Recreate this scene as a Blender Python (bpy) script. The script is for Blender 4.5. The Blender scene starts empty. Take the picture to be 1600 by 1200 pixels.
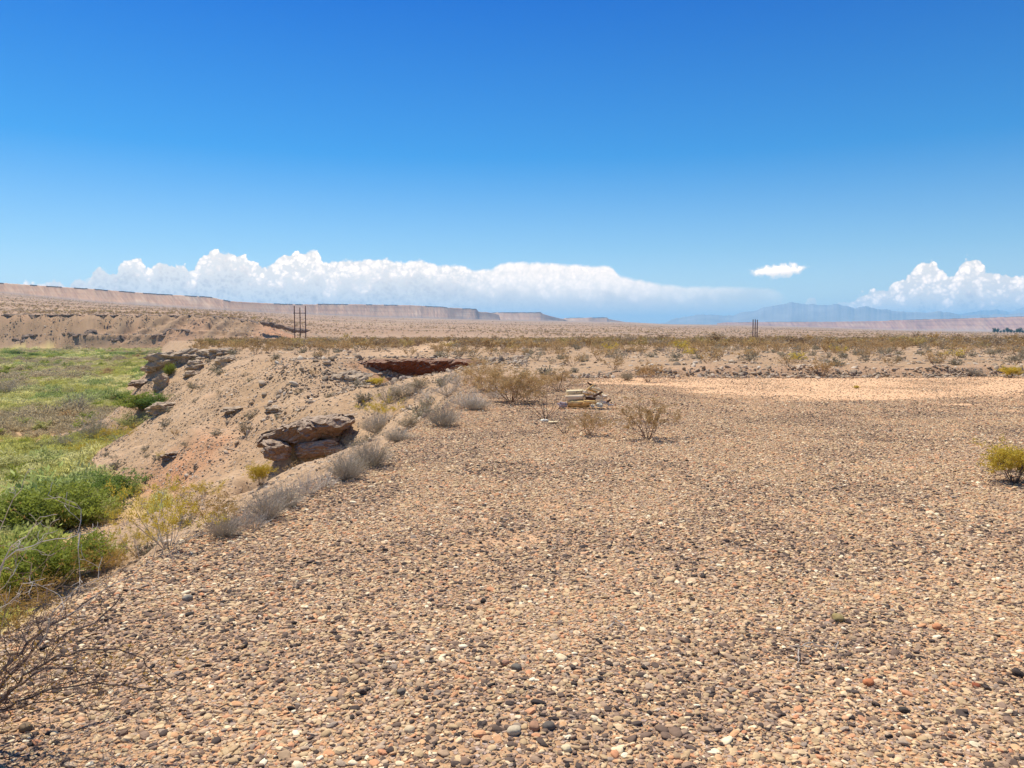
import bpy, math, random
import numpy as np
from mathutils import Vector

# ------------------------------------------------------------------ camera
F = 1202.0; CU, CV = 800.0, 600.0; HZ = 522.0; CAMZ = 1.8
TH = math.atan((CV-HZ)/F)
scene = bpy.context.scene
col = scene.collection
cam_data = bpy.data.cameras.new('camera'); cam = bpy.data.objects.new('camera', cam_data); col.objects.link(cam)
cam_data.sensor_width = 36; cam_data.lens = 36*F/1600; cam_data.clip_start = .05; cam_data.clip_end = 90000
cam.location = (0, 0, CAMZ); cam.rotation_euler = (math.pi/2-TH, 0, 0)
scene.camera = cam
scene.view_settings.view_transform = 'Standard'; scene.view_settings.look = 'None'
scene.view_settings.exposure = 0.5; scene.view_settings.gamma = 1; scene.view_settings.use_curve_mapping = False
scene.cycles.volume_bounces = 1
scene.cycles.max_bounces = 6; scene.cycles.transparent_max_bounces = 16

SUN_EL, SUN_AZ = math.radians(64), math.radians(-38)     # azimuth measured from +Y towards +X
sd = bpy.data.lights.new('sun', 'SUN'); sun = bpy.data.objects.new('sun', sd); col.objects.link(sun)
sd.energy = 4.3; sd.angle = math.radians(.53); sd.color = (1, .94, .84)
to_sun = Vector((math.sin(SUN_AZ)*math.cos(SUN_EL), math.cos(SUN_AZ)*math.cos(SUN_EL), math.sin(SUN_EL)))
sun.rotation_euler = to_sun.to_track_quat('Z', 'Y').to_euler()
sun.location = (0, 0, 60)

# ------------------------------------------------------------------ node helper
class NT:
    def __init__(s, tree): s.t = tree; s.n = tree.nodes; s.l = tree.links
    def new(s, typ, **kw):
        n = s.n.new(typ)
        for k, v in kw.items(): setattr(n, k, v)
        return n
    def put(s, sock, v):
        if isinstance(v, bpy.types.NodeSocket): s.l.new(v, sock)
        elif v is not None: sock.default_value = v
    def m(s, op, a, b=None, c=None, clamp=False):
        n = s.n.new('ShaderNodeMath'); n.operation = op; n.use_clamp = clamp
        for i, v in enumerate((a, b, c)):
            if v is not None: s.put(n.inputs[i], v)
        return n.outputs[0]
    def rng(s, v, a, b, c=0., d=1., smooth=True):
        n = s.n.new('ShaderNodeMapRange'); n.interpolation_type = 'SMOOTHSTEP' if smooth else 'LINEAR'
        s.put(n.inputs['Value'], v)
        for k, x in (('From Min', a), ('From Max', b), ('To Min', c), ('To Max', d)): s.put(n.inputs[k], x)
        return n.outputs[0]
    def mix(s, f, a, b, mode='MIX'):
        n = s.n.new('ShaderNodeMix'); n.data_type = 'RGBA'; n.blend_type = mode
        s.put(n.inputs[0], f); s.put(n.inputs[6], a if isinstance(a, bpy.types.NodeSocket) else (*a[:3], 1))
        s.put(n.inputs[7], b if isinstance(b, bpy.types.NodeSocket) else (*b[:3], 1))
        return n.outputs[2]
    def noise(s, vec, scale, detail=4, rough=.55, dims='3D', out='Fac'):
        n = s.n.new('ShaderNodeTexNoise'); n.noise_dimensions = dims
        if vec is not None: s.l.new(vec, n.inputs['Vector'])
        n.inputs['Scale'].default_value = scale; n.inputs['Detail'].default_value = detail; n.inputs['Roughness'].default_value = rough
        return n.outputs[out]
    def ramp(s, f, pts, interp='LINEAR'):
        n = s.n.new('ShaderNodeValToRGB'); n.color_ramp.interpolation = interp
        e = n.color_ramp.elements
        while len(e) > 1: e.remove(e[-1])
        for i, (p, c) in enumerate(pts):
            q = e[0] if i == 0 else e.new(p)
            q.position = p; q.color = (*c[:3], 1)
        s.put(n.inputs[0], f); return n.outputs[0]

# ------------------------------------------------------------------ sky
SKY_STRENGTH = .1
def srgb(r, g, b):
    f = lambda c: (c/255/12.92 if c/255 <= .04045 else ((c/255+.055)/1.055)**2.4)
    return (f(r), f(g), f(b))
def build_world():
    w = bpy.data.worlds.new('World'); scene.world = w; w.use_nodes = True
    t = NT(w.node_tree); t.n.clear()
    out = t.new('ShaderNodeOutputWorld'); bg = t.new('ShaderNodeBackground')
    t.l.new(bg.outputs[0], out.inputs[0]); bg.inputs['Strength'].default_value = SKY_STRENGTH
    sky = t.new('ShaderNodeTexSky', sky_type='NISHITA', sun_disc=False)
    sky.sun_elevation = SUN_EL; sky.sun_rotation = SUN_AZ; sky.altitude = 500; sky.air_density = 1; sky.dust_density = .4; sky.ozone_density = 2.5
    tc = t.new('ShaderNodeTexCoord'); sp = t.new('ShaderNodeSeparateXYZ'); t.l.new(tc.outputs['Generated'], sp.inputs[0])
    x, y, z = sp.outputs
    hyp = t.m('SQRT', t.m('ADD', t.m('MULTIPLY', x, x), t.m('MULTIPLY', y, y)))
    te = t.m('DIVIDE', z, t.m('MAXIMUM', hyp, 1e-4))            # tangent of the elevation
    # desert air is deeper and bluer than the model's: tint by elevation
    tint = t.ramp(t.m('MULTIPLY', te, 2., clamp=True), SKY_TINT)
    skyc = t.mix(1., sky.outputs[0], tint, 'MULTIPLY')
    # cumulus along the horizon: az in radians, heights as tangent of elevation
    az = t.m('ARCTAN2', x, y)
    U = t.m('MULTIPLY', az, 1204.); V = t.m('MULTIPLY', te, -1204.)        # arc units, 1204 to the radian
    uv = t.new('ShaderNodeCombineXYZ'); t.l.new(U, uv.inputs[0]); t.l.new(V, uv.inputs[1])
    def conv(u, v):     # photograph position -> (arc, height)
        a = math.atan((u-CU)/F); return a*1204, (HZ-v)/F*math.cos(a)*1204
    A0, A1 = -800., 800.
    fx = t.m('DIVIDE', t.m('SUBTRACT', U, A0), A1-A0, clamp=True)
    def curve(pts, scale, raw=False):
        n = t.new('ShaderNodeFloatCurve'); c = n.mapping.curves[0]
        q = []
        for u, v in pts:
            a, h = conv(u, v if not raw else 0)
            q.append(((a-A0)/(A1-A0), (v if raw else h)/scale))
        q = [(p, max(0, min(1, h))) for p, h in q if 0 <= p <= 1]; q.sort()
        q = [(0., q[0][1])]+q+[(1., q[-1][1])]
        for i, (p, h) in enumerate(q):
            if i == 0: pt = c.points[0]; pt.location = (p, h)
            elif i == 1: pt = c.points[1]; pt.location = (1, q[-1][1])
            if 0 < i < len(q)-1: c.points.new(p, h)
        n.mapping.update(); t.l.new(fx, n.inputs['Value'])
        return t.m('MULTIPLY', n.outputs[0], scale)
    TOP = [(-60, 455), (20, 455), (40, 446), (55, 439), (70, 445), (92, 437), (108, 444), (128, 431), (142, 436), (152, 420), (165, 417), (176, 425),
           (185, 424), (196, 406), (212, 402), (227, 403), (235, 417), (248, 411), (262, 406), (275, 414), (288, 411), (296, 413), (303, 420), (315, 402), (330, 396),
           (348, 392), (368, 397), (380, 400), (398, 408), (420, 411), (438, 405), (447, 396), (462, 395), (478, 396), (483, 390), (493, 389), (501, 396), (503, 409), (520, 408),
           (545, 403), (580, 404), (605, 402), (622, 408), (640, 410), (648, 405), (680, 411), (715, 413), (745, 420), (770, 418), (778, 413), (800, 409), (860, 410), (920, 413),
           (953, 415), (962, 426), (990, 434), (1030, 441), (1060, 445), (1120, 446), (1190, 447), (1215, 452), (1235, 470), (1250, 480), (1262, 462), (1272, 466), (1280, 485), (1300, 484),
           (1312, 466), (1325, 470), (1335, 463), (1345, 458), (1362, 451), (1380, 447), (1395, 440), (1410, 432), (1421, 424), (1432, 409), (1450, 404), (1458, 413), (1472, 426),
           (1481, 431), (1492, 420), (1498, 407), (1510, 400), (1523, 403), (1531, 415), (1545, 423), (1562, 426), (1580, 427), (1600, 434), (1640, 430), (1680, 450)]
    top = curve(TOP, 160.)
    BIL = [(-60, .8), (430, 1), (520, .7), (700, .55), (800, .3), (960, .25), (1100, .15), (1220, .2), (1300, .9), (1680, 1)]
    bil = curve(BIL, 1., True)
    WD = [(-60, 9), (100, 11), (220, 17), (300, 18), (400, 32), (480, 48), (560, 42), (640, 30), (740, 36), (800, 52), (900, 55), (980, 36), (1060, 24), (1200, 14), (1280, 16), (1380, 34), (1440, 50), (1520, 44), (1680, 40)]
    wd = curve(WD, 80., True)
    OP = [(-60, .8), (60, .95), (160, .95), (300, .97), (960, 1), (1040, .85), (1150, .6), (1215, .3), (1240, 0), (1255, .6), (1300, .5), (1345, .95), (1680, 1)]
    op = curve(OP, 1., True)
    n1 = t.noise(uv.outputs[0], 1/26., 4, .52); n1b = t.m('SUBTRACT', n1, .5)
    vo = t.new('ShaderNodeTexVoronoi', feature='SMOOTH_F1'); vo.inputs['Scale'].default_value = 1/15.; vo.inputs['Smoothness'].default_value = .35
    wv = t.new('ShaderNodeVectorMath', operation='ADD'); t.l.new(uv.outputs[0], wv.inputs[0])
    nc = t.noise(uv.outputs[0], 1/18., 3, .6, out='Color'); ws = t.new('ShaderNodeVectorMath', operation='SCALE'); t.l.new(nc, ws.inputs[0]); ws.inputs[3].default_value = 14
    t.l.new(ws.outputs[0], wv.inputs[1]); t.l.new(wv.outputs[0], vo.inputs['Vector'])
    lump = t.m('SUBTRACT', .42, vo.outputs['Distance'])
    vo2 = t.new('ShaderNodeTexVoronoi', feature='SMOOTH_F1'); vo2.inputs['Scale'].default_value = 1/5.5; vo2.inputs['Smoothness'].default_value = .4; t.l.new(wv.outputs[0], vo2.inputs['Vector'])
    lump2 = t.m('SUBTRACT', .42, vo2.outputs['Distance'])
    edge = t.m('ADD', t.m('ADD', t.m('MULTIPLY', n1b, 16.), t.m('MULTIPLY', lump, 13.)), t.m('MULTIPLY', lump2, 4.5))
    edge = t.m('MULTIPLY', edge, bil)
    hh = t.m('MULTIPLY', te, 1204.)
    dep = t.m('SUBTRACT', t.m('ADD', top, edge), hh)            # depth below the cloud's top edge
    soft = t.rng(bil, 0, 1, 8., 3.0, False)
    a = t.m('MULTIPLY', t.rng(dep, 0, soft), op)
    a = t.m('MULTIPLY', a, t.rng(hh, -25., 8.))
    # structure inside: heaps of lit tops over pale blue-grey hollows
    n2 = t.noise(uv.outputs[0], 1/48., 5, .6)
    str_ = t.m('ADD', t.m('MULTIPLY', t.m('SUBTRACT', n2, .5), 110.), t.m('ADD', t.m('MULTIPLY', lump, 34.), t.m('MULTIPLY', lump2, 7.)))
    lit = t.m('SUBTRACT', wd, t.m('SUBTRACT', dep, t.m('MULTIPLY', str_, t.m('ADD', .35, t.m('MULTIPLY', bil, .65)))))
    lit = t.rng(lit, -16., 20.)
    lift = t.m('MULTIPLY', t.m('ADD', t.m('MULTIPLY', lump2, .5), t.m('MULTIPLY', lump, .45)), bil)
    K = 1/SKY_STRENGTH
    cl = lambda c, *w: [c_*w_*K for c_, w_ in zip(c, w)]
    cwhite = [c*K for c in CLOUD[0]]; cgrey = [c*K for c in CLOUD[1]]; cmid = [c*K for c in CLOUD[2]]
    cc = t.mix(lit, cgrey, cwhite)
    cc = t.mix(t.m('MULTIPLY', t.m('SUBTRACT', .16, lift, clamp=True), 3.2, clamp=True), cc, cmid)
    # a small loose cloud
    a0, h0 = conv(1214, 424)
    dx = t.m('DIVIDE', t.m('SUBTRACT', U, a0), 41.); dy0 = t.m('SUBTRACT', hh, t.m('ADD', h0, t.m('MULTIPLY', dx, 2.5)))
    dy = t.m('DIVIDE', dy0, 10.5)
    rr = t.m('SQRT', t.m('ADD', t.m('MULTIPLY', dx, dx), t.m('MULTIPLY', dy, dy)))
    n3 = t.noise(uv.outputs[0], 1/11., 5, .6)
    rr = t.m('ADD', rr, t.m('MULTIPLY', t.m('SUBTRACT', n3, .5), 1.7))
    a2 = t.rng(rr, 1.1, .45)
    c2 = t.mix(t.rng(dy, -.9, .3), [c*K for c in CLOUD[2]], cwhite)
    cc = t.mix(a2, cc, c2); a = t.m('MAXIMUM', a, a2)
    fin = t.mix(a, skyc, cc)
    t.l.new(fin, bg.inputs['Color'])
SKY_TINT = [(0., (1.0, 1.0, 1.0)), (1., (1., 1., 1.))]
SKY_TINT = [(0.0, (1.15, 1.05, 1.0)), (.10, (.95, .95, .96)), (.21, (.62, .81, .90)), (.45, (.10, .56, .90)), (.84, (.0, .35, .87)), (1., (.0, .32, .85))]
CLOUD = [(1.5, 1.2, .95), (.60, .51, .45), (.86, .75, .64)]
build_world()

# ------------------------------------------------------------------ numpy noise
_P = np.random.RandomState(7).permutation(512).astype(np.int64); _P = np.concatenate([_P, _P, _P])
_G = np.random.RandomState(8).uniform(-1, 1, (512, 3)); _G /= np.linalg.norm(_G, axis=1)[:, None]
def pnoise(x, y, z=None):
    z = np.zeros_like(x) if z is None else z
    xi, yi, zi = np.floor(x).astype(np.int64), np.floor(y).astype(np.int64), np.floor(z).astype(np.int64)
    fx, fy, fz = x-xi, y-yi, z-zi
    u, v, w = (f*f*f*(f*(f*6-15)+10) for f in (fx, fy, fz))
    def g(a, b, c):
        h = _P[(_P[(_P[(xi+a) & 511]+yi+b) & 511]+zi+c) & 511]
        G = _G[h]
        return G[..., 0]*(fx-a)+G[..., 1]*(fy-b)+G[..., 2]*(fz-c)
    l = lambda p, q, t: p+(q-p)*t
    if not np.any(z):
        return 1.5*l(l(g(0, 0, 0), g(1, 0, 0), u), l(g(0, 1, 0), g(1, 1, 0), u), v)
    return 1.5*l(l(l(g(0, 0, 0), g(1, 0, 0), u), l(g(0, 1, 0), g(1, 1, 0), u), v), l(l(g(0, 0, 1), g(1, 0, 1), u), l(g(0, 1, 1), g(1, 1, 1), u), v), w)
def fbm(x, y, z=None, o=4, rough=.5):
    s, a = 0, 1.
    for i in range(o):
        k = 2.03**i
        s = s+a*pnoise(x*k+17.3*i, y*k-9.1*i, None if z is None else z*k+3.7*i); a *= rough
    return s
def ridged(x, y, o=4):
    s, a = 0, 1.
    for i in range(o):
        k = 2.1**i; s = s+a*(1-np.abs(pnoise(x*k+31.7*i, y*k+5.3*i))*2); a *= .5
    return s
def sst(x, a, b):
    t = np.clip((x-a)/(b-a), 0, 1); return t*t*(3-2*t)
def smin(a, b, k):
    h = np.clip(.5+.5*(b-a)/k, 0, 1); return b*(1-h)+a*h-k*h*(1-h)

# ------------------------------------------------------------------ the lie of the land (heights in metres, camera's feet at 0,0,0)
CTRL = [
 (-3.3,-10,0),(-3.25,0,0),(-3.25,3,0),(-3.0,6,0),(-2.9,8,0),(-2.45,10,0),(-1.95,13,0),(-1.6,18,0),(-1.4,24,0),(-1.8,30,0),(-2.2,35,0),
 (-.8,-10,1.5),(-.8,0,1.5),(-.7,3,1.5),(-.5,6,1.5),(-.4,8,1.5),(0,10,1.5),(.5,13,1.5),(.9,18,1.5),(1.1,24,1.5),(1.,30,1.4),(1.,36,1.2),
 (4,0,2.5),(4,10,2.5),(4,20,2.5),(4,30,2.5),(4,45,2.5),(4,60,2.5),(-5,62,2.),(-15,66,1.5),(-22,76,1.5),(-26,96,2.),(-38,120,2.),(0,80,3),(-10,90,3),
 (-6.7,23,-2.6),(-10,27,-4.3),(-8,30.5,-4.1),(-5,27.5,-2.4),(-5.5,31.5,-3.0),(-11,31.5,-5.2),(-15,34,-6),(-5.5,17,-2.2),(-6,8,-2.6),(-9,10,-5),(-14,14,-8),(-7,0,-4),(-14,0,-8),(-20,20,-8),(-10,18,-5),(-15,25,-7.4),(-7,-10,-4),(-14,-10,-8),
 (-21,42,-8),(-17,38,-7),(-23,34,-8),(-31,52,-8),(-33,66,-8),(-45,95,-8),(-60,80,-8.5),(-60,140,-8.5),(-42,70,-8),(-60,40,-8.5),(-32,30,-8),(-30,10,-8),(-58,10,-8),(-30,-10,-8),
 (-12.6,37.5,-5.5),(-7.2,36,-3.4),(-4.5,37.5,-1.5),(-9.8,36.6,-4.6),
 (-12,46,-2.4),(-10,43,-2.2),(-16.6,57,0.1),(-20,47,-4.9),(-24,52,-5.0),(-22.5,58,-1.9),(-28,62,-4.2),(-26,70,-.4),(-32,70,-5.1),(-30,78,-.6),(-37.6,80,-2.3),(-32,86,.2),(-39.5,86,-1.1),(-44,106,-.5),(-52,108,-8),(-57,124,-8),(-47,100,-8),(-43.5,86,-7.5),(-41,79,-6.5),(-16,50,-2.2),
 (-13,52.3,.1),(-6,46,-.85),(-2.5,45,-.15),(-8,49.8,-1.7),(-5,49.3,-1.5),(-8,53.0,-1.9),(-4,52.6,-1.4),(-11,52.6,-.5),(-6,57,.9),(-11,57,.8),(-2,57,1.0),(-1,51,.2),
]
_c = np.array(CTRL, float)
def _tps(r2): return np.where(r2 > 1e-9, r2*np.log(np.maximum(r2, 1e-9)), 0)
def _fit():
    n = len(_c); d2 = ((_c[:, None, :2]-_c[None, :, :2])**2).sum(-1)
    A = np.zeros((n+3, n+3)); A[:n, :n] = _tps(d2)+np.eye(n)*.5; A[:n, n] = 1; A[:n, n+1:] = _c[:, :2]; A[n:, :n] = A[:n, n:].T
    return np.linalg.solve(A, np.concatenate([_c[:, 2], [0, 0, 0]]))
_W = _fit()
def rbf(x, y):
    out = np.empty(x.shape); xf, yf, of = x.ravel(), y.ravel(), out.ravel()
    for i in range(0, xf.size, 20000):
        a, b = xf[i:i+20000], yf[i:i+20000]
        d2 = (a[:, None]-_c[None, :, 0])**2+(b[:, None]-_c[None, :, 1])**2
        of[i:i+20000] = _tps(d2) @ _W[:-3]+_W[-3]+_W[-2]*a+_W[-1]*b
    return of.reshape(x.shape)
EDGE = np.array([(-3.3,-300),(-3.3,6),(-1.5,20),(-2,36),(-7,45),(-16,52),(-30,76),(-40,88),(-45,108),(-103,250),(-181,420),(-226,520),(-240,620)], float)
def edge_dist(x, y):
    best = np.full(x.shape, 1e9); sgn = np.ones(x.shape)
    for (x0, y0), (x1, y1) in zip(EDGE[:-1], EDGE[1:]):
        dx, dy = x1-x0, y1-y0; t = np.clip(((x-x0)*dx+(y-y0)*dy)/(dx*dx+dy*dy), 0, 1)
        d = np.hypot(x-x0-t*dx, y-y0-t*dy); s = np.sign(dx*(y-y0)-dy*(x-x0))
        m = d < best; best = np.where(m, d, best); sgn = np.where(m, s, sgn)
    return best*sgn        # positive on the valley side
def U_of(x, y): return 800+1204*np.clip(x/np.maximum(y, .3*np.hypot(x, y)), -1.6, 1.6)
def px_h(v, R): return CAMZ+(HZ-v)*R/1204.
RM = ([-900, 0, 350, 500, 700, 780, 880, 960, 1050, 1300, 2500], [2300, 2500, 3200, 3800, 4800, 5500, 6200, 6800, 7200, 7500, 8000])
VB = ([-900, 0, 160, 400, 600, 750, 880, 980, 1050, 1150, 1250, 1400, 1600, 2500], [462, 468, 478.5, 489, 496, 499, 501.5, 503.5, 507, 508, 511, 516, 519, 520])
FH = ([-900, 290, 330, 380, 440, 480, 530, 620, 2500], [15.6, 15., 14, 12., 6.3, 2.4, -.5, -2., -3.])
def height(x, y, parts=False):
    x = np.asarray(x, float); y = np.asarray(y, float); R = np.hypot(x, y); u = U_of(x, y)
    # gravel flat and scrub flat
    T = .035*fbm(x/3.1, y/3.1, o=3)+.10*fbm(x/16, y/16, o=2)*sst(R, 6, 20)
    berm = sst(y+.35*fbm(x/1.7, y*0, o=3)-.02*(x-12), 32.2, 32.9)*sst(x, 2.5, 6.5)
    T = T+berm*(.34+.12*fbm(x/2, y/2, o=3)*(1-sst(y, 36, 50)))*(1-.6*sst(y, 40, 80))
    T = T+.16*fbm(x/7, y/7, o=3)*sst(y, 34, 60)-2.6*sst(R, 150, 520)-1.5*sst(R, 500, 800)
    # slopes into the valley
    L = np.full(x.shape, 5.)
    reg = (y > -30) & (y < 135) & (x > -66) & (x < 8)
    if reg.any():
        L[reg] = rbf(x[reg], y[reg])
    L = np.where((x > 0) & (~reg), 5, L)
    L = L*(1-sst(x, 4, 8))+5*sst(x, 4, 8)
    ed = edge_dist(x, y)
    Lp = .8-ed*(.42+.4*sst(y, 90, 130))
    w = np.maximum(np.maximum(sst(y, 108, 132), sst(-x, 52, 64)), sst(-y, 12, 28))
    L = L*(1-w)+Lp*w
    rough = np.clip(-L/2, 0, 1)
    L = L+rough*(.42*fbm(x/4.2, y/4.2, o=5, rough=.55)+.22*(ridged(x/6+.1*y, y/9, 3)-.8))
    L = L-1.5*np.exp(-(np.maximum(np.abs(x+10.6)-2.1,0)/.9)**2-((y-36.9)/1.1)**2)
    L = -smin(-L, 8.0+.25*fbm(x/14, y/14, o=3), 1.2)
    H = smin(T, L, .22)
    # far bluff and the bajada behind it
    F0 = np.interp(u, *FH); Rm = np.interp(u, *RM); zb = px_h(np.interp(u, *VB), Rm)
    rf = 505/np.maximum(np.cos(np.arctan((u-800)/1204.)), .3)+6*np.sin(x/55.)-10
    s = R-rf; fadeb = sst(F0, 0, 9)
    q = pnoise(x/13., y/40.)
    gl = (ridged(x/15., y/60., 4)-.9)*9*fadeb
    s2 = s+gl*sst(s, 2, 14)*(1-sst(s, 32, 46))
    pf = np.interp(s2, [0, 9, 9.8, 15, 34, 36, 37.2, 45], [0, .3, .39, .42, .90, .93, .985, 1.])
    up = F0+(zb-F0)*np.clip((R-rf-40)/(Rm-rf-40), 0, 1)
    base = H
    Z = base+(np.maximum(up, base-5)-base)*np.where(fadeb > .02, pf*fadeb+(1-fadeb)*sst(s, 0, 250), sst(s, 0, 250))
    roll = sst(R, 650, 1500)*np.minimum(R/300, 9)*.35*fbm(x/420, y/420, o=4)*(1-sst(R, .8*Rm, Rm))
    Z = np.where(s > 0, Z+roll+.25*fbm(x/9, y/9, o=3)*sst(s, 40, 80)+fadeb*sst(s, 2, 8)*(1-sst(s, 36, 48))*(.85*fbm(x/6, y/5, o=4, rough=.6)), H)
    if parts: return Z, dict(R=R, u=u, T=T, L=L, ed=ed, s=s, pf=s2, F0=F0, Rm=Rm, fadeb=fadeb, berm=berm)
    return Z
def hz(x, y): return float(height(np.array([x]), np.array([y]))[0])
def ray(u, v):
    a, b = (u-CU)/F, -(v-CV)/F
    return np.array([a, math.cos(TH)+b*math.sin(TH), -math.sin(TH)+b*math.cos(TH)])
_DS = np.concatenate([np.arange(1.5, 20, .02), np.arange(20, 120, .1), np.geomspace(120, 6000, 1500)])
def pick(u, v):
    d = ray(u, v); X = d[0]*_DS; Y = d[1]*_DS; Z = CAMZ+d[2]*_DS
    k = np.argmax(Z < height(X, Y)); 
    return float(X[k]), float(Y[k]), float(height(X[k:k+1], Y[k:k+1])[0]), float(_DS[k])

# ------------------------------------------------------------------ mesh helpers
def mesh_np(name, V, Fs, mats=(), mi=None, smooth=True, cols=None):
    V = np.asarray(V, np.float32)
    me = bpy.data.meshes.new(name)
    Fl = [np.asarray(f, np.int32) for f in (Fs if isinstance(Fs, list) else [Fs]) if len(f)]
    nf = sum(len(f) for f in Fl); nl = sum(f.size for f in Fl)
    me.vertices.add(len(V)); me.vertices.foreach_set('co', V.ravel())
    me.loops.add(nl); me.loops.foreach_set('vertex_index', np.concatenate([f.ravel() for f in Fl]))
    tot = np.concatenate([np.full(len(f), f.shape[1], np.int32) for f in Fl]); st = np.concatenate([[0], np.cumsum(tot)[:-1]]).astype(np.int32)
    me.polygons.add(nf); me.polygons.foreach_set('loop_start', st); me.polygons.foreach_set('loop_total', tot)
    me.polygons.foreach_set('use_smooth', np.full(nf, smooth))
    if mi is not None: me.polygons.foreach_set('material_index', np.asarray(mi, np.int32))
    for m in mats: me.materials.append(m)
    for nm, c in (cols or {}).items():
        at = me.color_attributes.new(nm, 'FLOAT_COLOR', 'POINT')
        c4 = np.ones((len(V), 4), np.float32); c4[:, :c.shape[1]] = c; at.data.foreach_set('color', c4.ravel())
    me.update(calc_edges=True); me.validate()
    return me
def link(name, me, parent=None, loc=None):
    o = bpy.data.objects.new(name, me); col.objects.link(o)
    if parent is not None: o.parent = parent
    if loc is not None: o.location = loc
    return o
def tag(o, label=None, cat=None, group=None, kind=None):
    if label: o['label'] = label
    if cat: o['category'] = cat
    if group: o['group'] = group
    if kind: o['kind'] = kind
    return o
def empty(name, loc, rz=0, **kw):
    o = bpy.data.objects.new(name, None); col.objects.link(o); o.location = loc; o.rotation_euler = (0, 0, rz); o.empty_display_size = .2
    return tag(o, **kw)
def grid_faces(nr, nc):
    i = np.arange((nr-1)*(nc-1)); r, c = i//(nc-1), i % (nc-1); a = r*nc+c
    return np.stack([a, a+1, a+nc+1, a+nc], 1)

# ------------------------------------------------------------------ materials
def mat(name):
    m = bpy.data.materials.new(name); m.use_nodes = True; t = NT(m.node_tree)
    b = t.n['Principled BSDF']; b.inputs['Roughness'].default_value = .9; b.inputs['Specular IOR Level'].default_value = .15
    return m, t, b
def bump(t, b, h, dist, strength=1.):
    n = t.new('ShaderNodeBump'); n.inputs['Distance'].default_value = dist; n.inputs['Strength'].default_value = strength
    t.l.new(h, n.inputs['Height']); t.l.new(n.outputs[0], b.inputs['Normal'])
def geo_pos(t): return t.new('ShaderNodeNewGeometry').outputs['Position']
def ground_material():
    m, t, b = mat('desert_ground')
    a = t.new('ShaderNodeAttribute', attribute_name='base_col').outputs['Color']
    k = t.new('ShaderNodeAttribute', attribute_name='cover'); sk = t.new('ShaderNodeSeparateColor'); t.l.new(k.outputs['Color'], sk.inputs[0])
    peb, fine, far = sk.outputs[0], sk.outputs[1], sk.outputs[2]
    P = geo_pos(t)
    # pebbles pressed into the soil
    v = t.new('ShaderNodeTexVoronoi'); v.inputs['Scale'].default_value = 34; t.l.new(P, v.inputs['Vector'])
    vs = t.new('ShaderNodeSeparateColor'); t.l.new(v.outputs['Color'], vs.inputs[0])
    pc = t.ramp(vs.outputs[0], [(0, (.12, .085, .07)), (.2, (.26, .175, .13)), (.42, (.42, .28, .19)), (.7, (.56, .40, .27)), (.92, (.36, .27, .23)), (1, (.68, .56, .43))])
    n = t.noise(P, 9, 4); n2 = t.noise(P, 1.3, 4); n3 = t.noise(P, 60, 3)
    soil = t.mix(.8, a, t.ramp(n, [(.3, (.78, .76, .74)), (.7, (1.2, 1.22, 1.22))]), 'MULTIPLY')
    soil = t.mix(.6, soil, t.ramp(n3, [(.3, (.75, .74, .72)), (.7, (1.2, 1.2, 1.2))]), 'MULTIPLY')
    cover = t.m('MULTIPLY', peb, t.rng(v.outputs['Distance'], .55, .4))
    c = t.mix(t.m('MULTIPLY', cover, .8), soil, pc)
    # larger stones and dark chips on the slopes
    v2 = t.new('ShaderNodeTexVoronoi'); v2.inputs['Scale'].default_value = 4.5; t.l.new(P, v2.inputs['Vector'])
    s2 = t.new('ShaderNodeSeparateColor'); t.l.new(v2.outputs['Color'], s2.inputs[0])
    st = t.m('MULTIPLY', t.m('MULTIPLY', t.rng(v2.outputs['Distance'], .5, .3), t.m('GREATER_THAN', s2.outputs[0], .45)), fine)
    c = t.mix(t.m('MULTIPLY', st, .65), c, t.ramp(s2.outputs[1], [(0, (.15, .11, .085)), (.6, (.34, .25, .17)), (1, (.55, .43, .31))]))
    # scrub too far off to stand alone
    v3 = t.new('ShaderNodeTexVoronoi'); v3.inputs['Scale'].default_value = .16; t.l.new(P, v3.inputs['Vector']); v3.inputs['Randomness'].default_value = 1
    dn = t.noise(P, .004, 3)
    dot = t.m('MULTIPLY', t.rng(v3.outputs['Distance'], .42, .2), far)
    dot = t.m('MULTIPLY', dot, t.rng(dn, .3, .6, .45, .95))
    c = t.mix(dot, c, (.15, .125, .075))
    t.l.new(c, b.inputs['Base Color'])
    bh = t.m('ADD', t.m('MULTIPLY', n3, .35), t.m('ADD', t.m('MULTIPLY', cover, .5), t.m('MULTIPLY', st, 2.)))
    bump(t, b, t.m('ADD', bh, t.m('MULTIPLY', n, 1.2)), .02, .9)
    return m
M_GROUND = ground_material()
def tint_material(name, pts, bumpy=.0, rough=.85, attr=False, scale=40, detail_mix=.5):
    m, t, b = mat(name); b.inputs['Roughness'].default_value = rough
    oi = t.new('ShaderNodeObjectInfo'); P = geo_pos(t)
    if attr: rnd = t.new('ShaderNodeAttribute', attribute_name='rnd', attribute_type='INSTANCER').outputs['Fac']
    else: rnd = oi.outputs['Random']
    c = t.ramp(rnd, pts)
    n = t.noise(P, scale, 3)
    c = t.mix(detail_mix, c, t.ramp(n, [(.3, (.7, .7, .7)), (.7, (1.3, 1.3, 1.3))]), 'MULTIPLY')
    t.l.new(c, b.inputs['Base Color'])
    if bumpy: bump(t, b, n, bumpy)
    return m
M_STONE = tint_material('gravel_stone', [(0, (.04, .031, .026)), (.10, (.11, .078, .058)), (.20, (.24, .155, .10)), (.30, (.36, .24, .155)), (.42, (.47, .32, .165)), (.55, (.66, .465, .245)),
    (.68, (.60, .42, .25)), (.76, (.33, .25, .18)), (.82, (.66, .38, .18)), (.88, (.60, .27, .13)), (.95, (.80, .61, .35)), (1, (.84, .72, .48))], .002, attr=True)
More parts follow.
